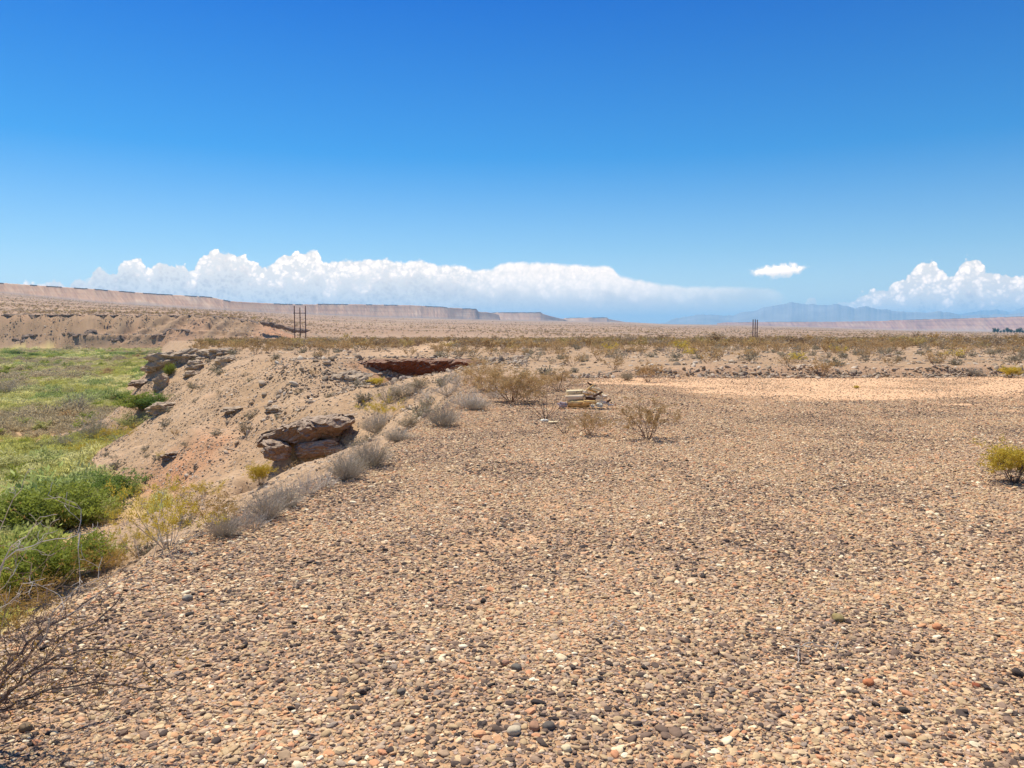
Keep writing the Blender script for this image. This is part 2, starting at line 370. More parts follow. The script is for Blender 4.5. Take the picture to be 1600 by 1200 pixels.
M_SLOPESTONE = tint_material('slope_stone', [(0, (.19, .14, .095)), (.4, (.36, .27, .175)), (.8, (.52, .39, .26)), (1, (.68, .57, .42))], .01, attr=True, scale=14)
def leafmat(name, c1, c2, transl=.3):
    m, t, b = mat(name); b.inputs['Roughness'].default_value = .7
    oi = t.new('ShaderNodeObjectInfo'); P = geo_pos(t); n = t.noise(P, 7, 3)
    f = t.m('ADD', t.m('MULTIPLY', n, .9), t.m('MULTIPLY', t.m('SUBTRACT', oi.outputs['Random'], .5), .5), clamp=True)
    c = t.mix(f, c1, c2); t.l.new(c, b.inputs['Base Color'])
    tr = t.new('ShaderNodeBsdfTranslucent'); t.l.new(c, tr.inputs[0]); mx = t.new('ShaderNodeMixShader'); mx.inputs[0].default_value = transl
    o = t.n['Material Output']; t.l.new(b.outputs[0], mx.inputs[1]); t.l.new(tr.outputs[0], mx.inputs[2]); t.l.new(mx.outputs[0], o.inputs[0])
    return m
def leafmat_attr(name, transl=.3):
    m, t, b = mat(name); b.inputs['Roughness'].default_value = .7
    a = t.new('ShaderNodeAttribute', attribute_name='tint', attribute_type='INSTANCER').outputs['Color']
    n = t.noise(geo_pos(t), 3, 3); c = t.mix(.7, a, t.ramp(n, [(.3, (.6, .6, .6)), (.7, (1.4, 1.4, 1.4))]), 'MULTIPLY'); t.l.new(c, b.inputs['Base Color'])
    tr = t.new('ShaderNodeBsdfTranslucent'); t.l.new(c, tr.inputs[0]); mx = t.new('ShaderNodeMixShader'); mx.inputs[0].default_value = transl
    o = t.n['Material Output']; t.l.new(b.outputs[0], mx.inputs[1]); t.l.new(tr.outputs[0], mx.inputs[2]); t.l.new(mx.outputs[0], o.inputs[0])
    return m
TW_BROWN = tint_material('brown_twig', [(0, (.20, .13, .085)), (1, (.30, .20, .13))], scale=30)
TW_DARK = tint_material('dark_twig', [(0, (.07, .052, .045)), (1, (.13, .095, .08))], scale=30)
TW_GREY = tint_material('grey_twig', [(0, (.38, .33, .26)), (1, (.52, .45, .36))], scale=30)
TW_PALE = tint_material('pale_twig', [(0, (.48, .42, .34)), (1, (.62, .55, .45))], scale=30)
LF_OLIVE = leafmat('olive_leaf', (.40, .265, .115), (.62, .43, .20), .35)
LF_YELLOW = leafmat('yellow_green_leaf', (.50, .37, .045), (.74, .58, .09), .38)
LF_GREEN = leafmat('green_leaf', (.20, .25, .035), (.50, .52, .09), .42)
LF_DARKGREEN = leafmat('dark_green_leaf', (.10, .17, .03), (.24, .33, .06), .4)
LF_YGREEN = leafmat('pale_green_leaf', (.40, .39, .13), (.62, .60, .24), .4)
LF_GREY = leafmat('grey_green_leaf', (.26, .22, .14), (.40, .35, .23))
LF_ORANGE = leafmat('amber_leaf', (.34, .20, .04), (.48, .31, .08))
LF_ATTR = leafmat_attr('meadow_leaf', .45)
LF_ATTR2 = leafmat_attr('scrub_leaf')
def rockmat(name, lo, hi, crack=.5, scale=1., red=None):
    m, t, b = mat(name); P = geo_pos(t)
    n = t.noise(P, 2.2*scale, 6, .65); n2 = t.noise(P, 11*scale, 5, .7)
    v = t.new('ShaderNodeTexVoronoi'); v.inputs['Scale'].default_value = 7*scale; t.l.new(P, v.inputs['Vector'])
    sv = t.new('ShaderNodeSeparateColor'); t.l.new(v.outputs['Color'], sv.inputs[0])
    c = t.ramp(n, [(.3, lo), (.7, hi)])
    c = t.mix(t.m('MULTIPLY', t.m('MULTIPLY', t.rng(v.outputs['Distance'], .5, .35), t.m('GREATER_THAN', sv.outputs[0], .6)), .5), c, (.42, .34, .27))
    c = t.mix(.55, c, t.ramp(n2, [(.3, (.65, .63, .6)), (.7, (1.25, 1.25, 1.25))]), 'MULTIPLY')
    if red: # red clay showing on the faces that are too steep to hold dust
        g = t.new('ShaderNodeNewGeometry'); s = t.new('ShaderNodeSeparateXYZ'); t.l.new(g.outputs['Normal'], s.inputs[0])
        c = t.mix(t.rng(t.m('ADD', s.outputs[2], t.m('MULTIPLY', n, .5)), .85, .5), c, t.mix(n2, red, [k*.5 for k in red]))
    t.l.new(c, b.inputs['Base Color'])
    bump(t, b, t.m('ADD', t.m('MULTIPLY', n2, 1.), t.m('SUBTRACT', .5, v.outputs['Distance'])), .05/scale, 1.)
    return m
M_ROCK = rockmat('conglomerate', (.30, .21, .135), (.56, .42, .29), red=(.33, .205, .13))
M_ROCKTAN = rockmat('tan_rock', (.38, .28, .185), (.58, .44, .29))
M_REDROCK = rockmat('red_clay_rock', (.22, .09, .045), (.40, .26, .17), red=(.25, .085, .038))
M_CAP = rockmat('dark_caprock', (.17, .115, .08), (.32, .22, .15), scale=.25)
M_CAPFAR = rockmat('far_caprock', (.13, .08, .065), (.24, .15, .12), scale=.02)

# ------------------------------------------------------------------ ground sheets
def build_ground():
    az = np.radians(np.concatenate([np.arange(-180, -48, 6.), np.arange(-48, -36.5, .8), np.arange(-36.4, 36.4, .135), np.arange(36.8, 48, .8), np.arange(48, 180.1, 6.)]))
    rr = np.concatenate([[0.02, .6, 1.1], np.arange(1.6, 8, .05), np.arange(8, 30, .11), np.arange(30, 96, .21), np.arange(96, 200, 1.0), np.arange(200, 470, 3.2),
                         np.arange(470, 580, .8), np.geomspace(582, 3200, 120), np.geomspace(3300, 42000, 60)])
    A, R = np.meshgrid(az, rr); X, Y = R*np.sin(A), R*np.cos(A)
    Z, p = height(X, Y, True)
    nr, nc = X.shape
    x, y, z = X.ravel(), Y.ravel(), Z.ravel(); p = {k: v.ravel() for k, v in p.items()}
    Rr = p['R']; n1 = fbm(x/5, y/5, o=4); n2 = fbm(x/.9, y/.9, o=3); n3 = fbm(x/28, y/28, o=3); nbig = fbm(x/260, y/90, o=5)
    C = lambda *c: np.array(c)[None, :]
    def mixc(a, b, w): return a*(1-w[:, None])+b*w[:, None]
    soil = C(.52, .345, .22)+0*x[:, None]; sand = C(.64, .445, .31); pav = C(.42, .285, .19)
    # patches of bare sand in the pavement
    bare = np.clip(sst(n1+.6*n2, .15, 1.05)*.75+sst(y+.12*(x-8)+3.2*fbm(x/7, y/1.6, o=3)+1.5*n1, 16.5, 26.)*(1-sst(y, 31.6, 32.4))*sst(x+.3*(y-24)+2*n1, 1, 8)*(.95+.5*n1), 0, 1)
    colr = mixc(pav+0*soil, soil, np.clip(bare+.15, 0, 1)); colr = mixc(colr, sand+0*soil, sst(bare, .4, 1.)*.9)
    sc = sst(y, 32.6, 36); colr = mixc(colr, C(.37, .27, .185)+.035*n1[:, None]+.02*n3[:, None], sc*.95)
    track = np.exp(-((x-(-14+.06*(y-60)+3*np.sin(y/35)))/2.2)**2)*sst(y, 60, 75)*(1-sst(y, 300, 400))
    colr = mixc(colr, C(.56, .41, .29)+0*soil, track*.8)
    peb = np.clip(1.1-bare*1.1, 0, 1)*(1-.6*sc)
    # slopes
    onslope = sst(p['T']-z, .05, .5)*(p['s'] < 0)
    slope_c = C(.42, .31, .22)+.05*n1[:, None]+.03*n2[:, None]
    red = np.exp(-((x+19.5)**2+(y-44)**2)/9.)+.8*np.exp(-((x+8)**2/40+(y-53.4)**2/.8))+.35*sst(n1, .35, .8)*np.exp(-((x+20)**2+(y-50)**2)/120)
    slope_c = mixc(slope_c, C(.50, .27, .16)+0*soil, np.clip(red*(.8+.5*n2), 0, 1))
    colr = mixc(colr, slope_c, onslope)
    peb = peb*(1-.75*onslope)
    # valley floor
    vf = sst(-z, 7.1, 7.75)*(p['s'] < 3)*(p['ed'] > 1)
    g1 = fbm(x/18+3, y/34, o=4); g2 = fbm(x/45-5, y/60+9, o=3)
    vc = mixc(C(.42, .38, .17)+0*soil, C(.52, .49, .21)+0*soil, sst(g1, -.2, .5)); vc = mixc(vc, C(.20, .17, .115)+0*soil, sst(g2, .05, .5)*.8)
    vc = mixc(vc, C(.46, .31, .20)+0*soil, np.clip(np.exp(-((x+46)**2/40+(y-72)**2/60))*1.1+sst(g1-g2, .75, 1.)*.6, 0, 1))
    wash = np.exp(-((x+18.5+.45*(y-34))**2/9))*sst(46-y, 0, 6)*sst(y, 22, 28)
    vc = mixc(vc, C(.47, .335, .225)+0*soil, np.clip(wash, 0, 1))
    colr = mixc(colr, vc, vf); peb *= (1-vf)
    # bluff, bajada
    s = p['s']; up = (s > 0)
    bl = mixc(C(.36, .255, .175)+.05*fbm(x/12, y/12, o=4)[:, None], C(.44, .29, .20)+0*soil, sst(fbm(x/40, y/40), .1, .6))
    strata = sst(np.sin(z*2.3+n1*1.5), .3, .9)*.14
    bl = bl*(1-strata[:, None])
    redb = sst(p['u'], 385, 430)*(1-sst(p['u'], 455, 480))*sst(s, 4, 12)*(1-sst(s, 30, 40)); bl = mixc(bl, C(.46, .27, .18)+0*soil, redb)
    wb = up*1.*(1-sst(s, 36, 44))*sst(p['fadeb'], .03, .2)
    colr = mixc(colr, bl, wb)
    bj = C(.355, .25, .185)+.05*nbig[:, None]+.02*fbm(x/60, y/25, o=3)[:, None]
    band = sst(fbm(x/900+2, y/190, o=3), .05, .5); bj = mixc(bj, C(.25, .185, .145)+0*soil, band*.75)
    pale = sst(fbm(x/500-7, y/160+3, o=4), .35, .75); bj = mixc(bj, C(.47, .36, .27)+0*soil, pale*.7)
    wj = sst(Rr, 300, 700)*(1-wb)*(1-vf); colr = mixc(colr, bj, wj)
    peb *= 1-sst(Rr, 60, 140)
    fine = np.clip(onslope*.9+.4*sc+wb*.8, 0, 1)*(1-vf); far = np.clip(wj*sst(Rr, 350, 600)*(.8), 0, 1)
    far = np.maximum(far, sst(s, 44, 60)*.8*(p['fadeb'] > .05))
    colr = np.clip(colr*np.array([[1.15, 1.02, .80]]), .02, .9); cover = np.stack([peb, fine, far], 1)
    V = np.stack([x, y, z], 1); Fc = grid_faces(nr, nc)
    ctr = lambda a: a[Fc].mean(1)
    sF, zF, yF, RF = ctr(p['s']), ctr(z), ctr(y), ctr(Rr)
    zone = np.zeros(len(Fc), int)                                   # gravel_flat
    zone[yF > 32.5] = 1                                             # scrub_flat
    zone[ctr(onslope) > .5] = 2                                     # hillside
    zone[ctr(vf) > .5] = 3                                          # valley_floor
    zone[(sF > 0) & (sF < 40) & (ctr(p['fadeb']) > .05)] = 4        # bluff
    zone[(RF > 560) | ((sF >= 40) & (ctr(p['fadeb']) > .05))] = 5   # desert_plain
    lab = ['gravel_flat', 'scrub_flat', 'hillside', 'valley_floor', 'bluff', 'desert_plain']
    for i, nm in enumerate(lab):
        f = Fc[zone == i]
        if not len(f): continue
        ids, inv = np.unique(f, return_inverse=True)
        me = mesh_np(nm, V[ids], inv.reshape(f.shape), [M_GROUND], cols={'base_col': colr[ids], 'cover': cover[ids]})
        tag(link(nm, me), kind='structure')
build_ground()

# ------------------------------------------------------------------ rock walls and boulders
def ledge_mesh(name, path, prof, m, amp=.15, freq=1.2, seed=0, step=.25, ends=True):
    """path: list of (x,y,z top); prof: (forward, dz) pairs of the cross-section; forward is towards the side on the right of the path's travel"""
    P = np.array(path, float); seg = np.hypot(*np.diff(P[:, :2], axis=0).T); L = np.concatenate([[0], np.cumsum(seg)])
    n = max(6, int(L[-1]/step)); ts = np.linspace(0, L[-1], n); C = np.stack([np.interp(ts, L, P[:, i]) for i in range(3)], 1)
    T = np.gradient(C[:, :2], axis=0); T /= np.linalg.norm(T, axis=1)[:, None]; N = np.stack([T[:, 1], -T[:, 0]], 1)
    pr = np.array(prof, float); pl = np.concatenate([[0], np.cumsum(np.hypot(*np.diff(pr, axis=0).T))]); k = max(10, int(pl[-1]/step)); q = np.linspace(0, pl[-1], k)
    pr = np.stack([np.interp(q, pl, pr[:, i]) for i in range(2)], 1)
    env = np.ones(n)
    if ends: env = np.minimum(1, np.minimum(ts, L[-1]-ts)/(L[-1]*.18)+.05)**.6
    env = env*(1+.35*fbm(ts*freq*.5+seed, ts*0+seed, o=3))
    X = C[:, None, 0]+N[:, None, 0]*pr[None, :, 0]*env[:, None]; Y = C[:, None, 1]+N[:, None, 1]*pr[None, :, 0]*env[:, None]; Z = C[:, None, 2]+pr[None, :, 1]*env[:, None]
    for ax, sd_ in ((0, 3.3), (1, 7.7), (2, 13.1)):
        d = amp*(fbm(X*freq+seed+sd_, Y*freq, Z*freq*2.2, o=4, rough=.6))
        if ax == 0: dX = d
        elif ax == 1: dY = d
        else: dZ = d*.6
    ch = amp*.9*np.round(1.5*fbm(X*freq*.8+seed, Y*freq*.8+5, Z*freq*1.6, o=2))    # blocks broken off along joints
    X = X+dX+N[:, None, 0]*ch; Y = Y+dY+N[:, None, 1]*ch; Z = Z+dZ
    return mesh_np(name, np.stack([X.ravel(), Y.ravel(), Z.ravel()], 1), grid_faces(n, k)[:, ::-1], [m], smooth=False)
def rock_mesh(name, seed, dims, m, sub=4, amp=.22, block=4., smooth=False):
    import bmesh
    bm = bmesh.new(); bmesh.ops.create_icosphere(bm, subdivisions=sub, radius=1)
    me = bpy.data.meshes.new(name); bm.to_mesh(me); bm.free()
    v = np.empty(len(me.vertices)*3, np.float32); me.vertices.foreach_get('co', v); v = v.reshape(-1, 3).astype(float)
    pn = (np.abs(v)**block).sum(1)**(1/block); v = v/pn[:, None]
    s = seed*11.7
    d = amp*fbm(v[:, 0]*1.3+s, v[:, 1]*1.3, v[:, 2]*1.6+s, o=4, rough=.55)
    q = .5*amp*np.round(2*fbm(v[:, 0]*1.1-s, v[:, 1]*1.1+s, v[:, 2]*2.5, o=1))
    v = v*(1+d+q)[:, None]*np.array(dims)[None, :]
    me.vertices.foreach_set('co', v.astype(np.float32).ravel()); me.materials.append(m)
    me.polygons.foreach_set('use_smooth', np.full(len(me.polygons), smooth)); me.update()
    return me
def wpt(u, v, d):      # world point on the line of sight at a chosen forward distance
    r = ray(u, v); k = d/r[1]; return (r[0]*k, d, CAMZ+r[2]*k)
def W3(u, v, d): return np.array(wpt(u, v, d))

# the overhanging ledge in the gully, its fallen blocks
lp = [(-12.9, 38.9, -3.55), (-12.2, 38.6, -3.05), (-11.2, 38.5, -2.75), (-9.9, 38.4, -2.5), (-8.9, 38.4, -2.4), (-8.0, 38.7, -2.35)]
lm = ledge_mesh('rock_ledge', lp, [(-3.4, -.3), (-1.6, .06), (-.3, .06), (.45, -.08), (.7, -.32), (.62, -.66), (.3, -.9), (-.7, -1.05), (-2.6, -1.3)], M_ROCK, .26, .9, 3, .11)
tag(link('rock_ledge', lm), 'thick overhanging slab of red brown conglomerate jutting from the slope in the gully', 'rock ledge')
def put_rock(u, v, d, dims, seed, m, label, rot=0, name='boulder', block=4., group=None, cat='rock'):
    o = link(name, rock_mesh(name, seed, dims, m, 4, block=block)); o.location = wpt(u, v, d); o.rotation_euler = (.1*math.sin(seed*3), .12*math.cos(seed*5), rot)
    return tag(o, label, cat, group)
put_rock(498, 700, 38.0, (1.0, .6, .36), 2, M_ROCK, 'low brown block wedged under the overhanging ledge in the gully', .2)
put_rock(431, 703, 37.6, (.62, .6, .42), 5, M_ROCK, 'small dark red boulder at the left foot of the overhanging ledge', .5)
# red wall at the gully head
rw = [W3(488, 568, 53.6), W3(520, 565, 54.0), W3(560, 564, 54.4), W3(600, 563, 54.4), W3(640, 562, 54.2), W3(690, 562, 53.8), W3(725, 563, 53.0), W3(752, 566, 52.0)]
tag(link('clay_bank', ledge_mesh('clay_bank', rw, [(-2.2, -.12), (-.8, .02), (-.05, .04), (.3, -.1), (.32, -.3), (.1, -.6), (-.3, -1.1), (-.5, -1.9), (-.3, -2.4)], M_REDROCK, .16, 1.1, 9, .1)),
    'undercut red clay bank with a rubble lip across the gully head', 'bank')
rw2 = [W3(500, 580, 51.0), W3(540, 586, 50.2), W3(575, 590, 49.8)]
tag(link('rubble_bank', ledge_mesh('rubble_bank', rw2, [(-1.8, .1), (-.5, .05), (0, 0), (.35, -.3), (.5, -.7), (.7, -1.1)], M_ROCKTAN, .22, 1.6, 19, .1)),
    'tan crumbling rubble bank left of the red clay bank', 'bank')
# outcrops on the spur's shoulder
OUT = [(262, 562, 79, 1.7, .75, 'dark undercut rock slab at the left end of the spur skyline'), (290, 556, 80, 1.5, .6, 'broad flat topped outcrop over black hollow on the spur skyline'),
       (240, 574, 77, 1.0, .4, 'lowest left rock on the spur where it meets the green valley'), (322, 554, 82, 1.3, .45, 'outcrop with ragged dark underside right of the flat topped one'),
       (347, 552, 83, 1.2, .4, 'small outcrop highest on the spur, against the scrub'), (306, 572, 74, .9, .45, 'squat brown boulder below the skyline outcrops'),
       (352, 566, 72, .8, .45, 'brown boulder on the slope below the highest outcrop'), (252, 600, 70.5, .62, .8, 'upright pale boulder standing on the left flank of the spur'),
       (222, 598, 76, 1.1, .3, 'thin tan slab low on the left flank beside the green thicket'), (256, 637, 66.5, 1.0, .35, 'rounded tan ledge nose right above the thicket on the spur flank'),
       (300, 584, 72, .7, .22, 'thin broken slab in the middle of the spur shoulder'), (365, 640, 57, .6, .14, 'thin line of stones across the middle of the slope'),
       (430, 640, 45, .45, .14, 'flat brown stone above the overhanging ledge'), (266, 712, 47, .45, .18, 'dark hollowed stone over the orange soil patch')]
for i, (u, v, d, w, h, lb) in enumerate(OUT):
    x, y, z, dd = pick(u, v+h/2*1202/d)
    o = link('rock', rock_mesh('rock', i+20, (w*1.05, w*.8, h*1.15), M_ROCK if i in (8, 13) else M_ROCKTAN, 4, .32, 3.)); o.location = (x, y, z+h*.35); o.rotation_euler = (.08, -.06, .4*math.sin(i*2.))
    tag(o, lb, 'rock')
# caprock and bench ledge of the far bluff
def radial(u, s, dz=0):
    a = math.atan((u-800)/1204.); 
    x0, y0 = math.sin(a), math.cos(a); rf = 505/max(math.cos(a), .3)-10
    R = rf+s; x, y = R*x0, R*y0; R += 6*math.sin(x/55.); return (R*x0, R*y0, hz(R*x0, R*y0)+dz)
def far_ledge(us, s, prof, m, amp, fr, seed, step, dz):
    return ledge_mesh('bluff_caprock', [radial(u, s+2.5*math.sin(u*.13+seed)+1.5*math.sin(u*.31), dz) for u in us], prof, m, amp, fr, seed, step)
capp = [(-5, -.3), (-1, .15), (.6, 0), (.8, -.5), (.2, -1.3), (-1.6, -2.4), (-3, -3)]
for (a, b, lb) in ((-30, 128, 'dark caprock band along the left end of the far bluff'), (140, 205, 'short dark caprock strip left of the middle of the far bluff'),
                   (212, 300, 'dark caprock along the far bluff above its pale gullies'), (268, 352, 'thickest black caprock with a hollow below at the right of the bluff'), (352, 408, 'thin caprock tailing off right of the bluff hollow')):
    tag(link('caprock', far_ledge(range(a, b+1, 6), 37, capp, M_CAP, .8, .22, a*.1, .6, .3)), lb, 'caprock')
for (a, b, lb) in ((-20, 58, 'low dark rock bench in the face of the bluff at far left'), (92, 218, 'long dark rock bench halfway down the far bluff'), (222, 300, 'broken rock bench near the right end of the far bluff')):
    tag(link('rock_bench', far_ledge(range(a, b+1, 6), 10.5, [(-4, .2), (-.6, .3), (.6, 0), (.8, -.6), (.1, -1.5), (-2, -2.6), (-3, -3)], M_CAP, .9, .2, a*.17+4, .6, .3)), lb, 'rock ledge')
# dark rock ridge by the pole frame
rp = [W3(u, v, 505-.1*(u-400)) for u, v in ((404, 502), (420, 504), (440, 508), (455, 512), (470, 513), (484, 516))]
tag(link('rock_ridge', ledge_mesh('rock_ridge', rp, [(-4, -1), (-1.5, .2), (0, .2), (.9, -.4), (.9, -1.2), (0, -2.3), (-1, -3)], M_CAP, 1., .2, 44, .6)), 'dark sloping ridge of broken rock behind the left pole frame', 'rock ridge')

# ------------------------------------------------------------------ far mesas and mountains
def mesa_mat(name):
    m, t, b = mat(name)
    c = t.new('ShaderNodeAttribute', attribute_name='base_col').outputs['Color']
    t.l.new(t.mix(.4, c, t.ramp(t.noise(geo_pos(t), .03, 4), [(.3, (.86, .85, .85)), (.7, (1.12, 1.12, 1.12))]), 'MULTIPLY'), b.inputs['Base Color'])
    return m
def mesa(name, us, Rs, vt, vb, m, mcap, caps, label, capt=1.3, depth=2.3, seed=0, gul=1.):
    n = int((us[-1]-us[0])*1.6); u = np.linspace(us[0], us[-1], n); R = np.interp(u, us, Rs)
    R = R*(1+.007*fbm(u/60+seed, u*0, o=3)); top = px_h(np.interp(u, *vt)+.45*fbm(u/9+seed, u*0+3, o=3), R); bot = px_h(np.interp(u, *vb)+1.5, R)
    hgt = top-bot; prof = np.linspace(0, 1, 22)
    a = np.arctan((u-800)/1204.); arc = np.cumsum(np.concatenate([[0], np.hypot(np.diff(R*np.sin(a)), np.diff(R*np.cos(a)))]))
    g = ridged(arc[:, None]/(hgt.mean()*.7)+prof[None]*.9, prof[None]*.6+seed+0*arc[:, None], 4)
    q = prof[None]**1.25
    dist = depth*hgt[:, None]*(1-prof[None])-gul*hgt[:, None]*.05*(g-.8)*np.sin(np.pi*np.clip(prof[None]*.93+.06, 0, 1))
    Rg = R[:, None]-dist; Zg = bot[:, None]+hgt[:, None]*q
    # flat top behind
    Rg = np.concatenate([Rg, R[:, None]+1, R[:, None]+900+0*R[:, None]], 1); Zg = np.concatenate([Zg, top[:, None], top[:, None]-2], 1)
    X = Rg*np.sin(a)[:, None]; Y = Rg*np.cos(a)[:, None]
    # clays: pink and buff layers, pale and dark rills running down slantwise, pediment colour at the foot
    A_ = np.broadcast_to(arc[:, None], Rg.shape); H_ = np.broadcast_to(hgt[:, None], Rg.shape); Q_ = np.clip((Zg-bot[:, None])/H_, 0, 1); hm = hgt.mean()
    big = fbm(A_/(hm*5)+seed, Q_*1.5, o=3); rill = fbm((A_+Q_*H_*.9)/(hm*.16), Q_*.9+seed, o=3, rough=.65); lay = fbm(Q_*7+.35*big, A_/(hm*30)+seed, o=3)
    base, pale, dark = (np.array(c_)[None, None, :] for c_ in m[1])
    cc = base+(pale-base)*np.clip(.5*sst(rill, .05, .6)+.5*sst(big, .1, .6), 0, 1)[..., None]; cc = cc+(dark-cc)*np.clip(.55*sst(-rill, .1, .6)+.45*sst(lay, .1, .5)+.25*sst(-big, .1, .5), 0, 1)[..., None]
    ft = (1-sst(Q_, .06, .34+.16*big))[..., None]; cc = cc*(1-ft)+np.array([.44, .32, .235])*ft
    me = mesh_np(name, np.stack([X.ravel(), Y.ravel(), Zg.ravel()], 1), grid_faces(n, Rg.shape[1]), [m[0]], cols={'base_col': np.clip(cc.reshape(-1, 3), .02, .95)})
    o = tag(link(name, me), label, kind='structure')
    for (c0, c1) in caps:
        w = (u >= c0) & (u <= c1); 
        if w.sum() < 4: continue
        th = capt*R[w]/1204*(.75+.5*np.abs(fbm(u[w]/7+seed, u[w]*0+8, o=3)))*np.minimum(1, .3+np.minimum(u[w]-c0, c1-u[w])/4)
        rr = [R[w]+60, R[w]-2, R[w]-th*.5, R[w]-th*.3, R[w]+th*.5]; zz = [top[w]+.5, top[w]+.5, top[w]-th*.2, top[w]-th, top[w]-th*1.4]
        Rc = np.stack(rr, 1); Zc = np.stack(zz, 1); aa = a[w][:, None]
        link('caprock', mesh_np('caprock', np.stack([(Rc*np.sin(aa)).ravel(), (Rc*np.cos(aa)).ravel(), Zc.ravel()], 1), grid_faces(w.sum(), 5), [mcap]), parent=o)
_mm = mesa_mat('mesa_clay'); M_MESA = (_mm, [(.76, .45, .25), (.88, .62, .38), (.54, .30, .17)]); M_MESA2 = (_mm, [(.50, .26, .15), (.64, .41, .25), (.30, .14, .10)])
mesa('mesa', [-500, 0, 350, 500, 700, 780], [2400, 2500, 3200, 3800, 4700, 5400],
     ([-500, 0, 60, 150, 240, 330, 336, 346, 362, 400, 440, 495, 497, 560, 640, 695, 700, 744, 748, 770, 780], [452, 455.5, 457.5, 460.5, 465, 468.3, 469.3, 471.5, 474, 475.5, 477, 477.5, 476.5, 476.6, 477.5, 480, 481, 483, 487, 489, 492]),
     ([-500, 0, 160, 400, 600, 750, 780], [462, 469, 480, 490.5, 497, 500, 502]), M_MESA, M_CAPFAR,
     [(0, 10), (50, 62), (75, 100), (118, 140), (150, 172), (188, 214), (225, 272), (290, 310), (312, 334), (350, 362), (428, 458), (462, 474), (497, 545), (572, 582), (600, 622), (664, 700), (722, 746)], 'long pink mesa front', 1.3, 1.7, 2)
mesa('mesa', [755, 800, 850, 880, 885], [5600, 5700, 5900, 6200, 6300], ([755, 764, 772, 845, 849, 862, 885], [493, 489.5, 488.3, 488.2, 491, 494.5, 500]), ([755, 885], [501, 503]), M_MESA, M_CAPFAR,
     [(758, 776), (778, 846)], 'flat topped pink butte right of the long mesa', 1.2, 1.6, 5)
mesa('mesa', [872, 920, 955, 1000], [6600, 6700, 6900, 7200], ([872, 880, 884, 948, 952, 972, 1000], [500, 498, 497, 496.2, 499, 502.5, 506]), ([872, 1000], [504, 508]), M_MESA, M_CAPFAR,
     [(884, 912), (925, 948)], 'low distant butte at the right tip of the mesa chain', 1.1, 1.6, 8)
mesa('mesa', [1120, 1220, 1390, 1600, 2000], [8000, 7800, 7500, 7300, 7200], ([1120, 1130, 1200, 1300, 1385, 1392, 1440, 1510, 1560, 1600, 2000], [506, 504.5, 504, 504.3, 503.5, 502.6, 501.8, 500.8, 499.8, 499, 497]),
     ([1120, 1250, 1400, 1600, 2000], [508.5, 511.5, 517, 520, 520]), M_MESA2, M_CAPFAR, [(1150, 1172), (1195, 1260), (1388, 1452), (1456, 1512), (1530, 1558), (1566, 1700)], 'low lilac mesa line beneath the blue mountains', 1.3, 1.9, 12)
# bare foothills in front of the mesa tips
def hills(name, us, R, vt, m, label, seed, amp=1., back=1500, base=-30, front=1800):
    n = int((us[1]-us[0])*1.5); u = np.linspace(us[0], us[1], n); tp = px_h(np.interp(u, *vt)+amp*fbm(u/16+seed, u*0, o=5, rough=.55), R)
    q = np.concatenate([np.linspace(0, 1, 26), np.linspace(1.05, 1.8, 8)]); a = np.arctan((u-800)/1204.)[:, None]
    hq = np.interp(q, [0, .5, .85, 1, 1.3, 1.8], [0, .35, .82, 1, .6, 0])
    Rg = R-front*(1-q)[None]*np.where(q < 1, 1, back/front)[None]+0*a
    arc = u[:, None]*R/1204
    rid = ridged(arc/(front*.42)+seed+1.1*q[None], q[None]*1.3+seed, 4)-.9
    Zg = base+(tp[:, None]-base)*hq[None]*(1+.06*rid*np.sin(np.pi*np.clip(q, 0, 1))[None])
    me = mesh_np(name, np.stack([(Rg*np.sin(a)).ravel(), (Rg*np.cos(a)).ravel(), Zg.ravel()], 1), grid_faces(n, len(q)), [m])
    return tag(link(name, me), label, kind='structure')
m_, t_, b_ = mat('mountain_rock'); t_.l.new(t_.ramp(t_.noise(geo_pos(t_), .0012, 6, .6), [(.3, (.24, .20, .17)), (.7, (.42, .37, .33))]), b_.inputs['Base Color']); M_MOUNT = m_
hills('mountains', (1030, 2050), 18000, ([1030, 1042, 1055, 1075, 1090, 1112, 1130, 1145, 1160, 1180, 1200, 1222, 1236, 1250, 1270, 1292, 1305, 1318, 1335, 1350, 1370, 1400, 1440, 1468, 1490, 1500, 1700, 1900, 2050],
      [507, 503, 498, 494.5, 493, 492.5, 493.8, 494, 489.5, 487, 481, 478, 475, 477.5, 479.5, 480.5, 478.5, 481.5, 484.5, 482.5, 486.5, 490, 492.5, 491.2, 494, 497, 493, 488, 490]), M_MOUNT, 'blue mountain range', 3.1, 1.6, 3000, -60, 3800)
hills('mountains', (1440, 2050), 24000, ([1440, 1480, 1500, 1530, 1555, 1575, 1600, 1640, 1700, 2050], [501, 498, 494.5, 491.5, 489.5, 493, 487, 479, 476, 480]), M_MOUNT, 'fainter farther mountains', 7.7, 1.4, 3000, -60, 3800)

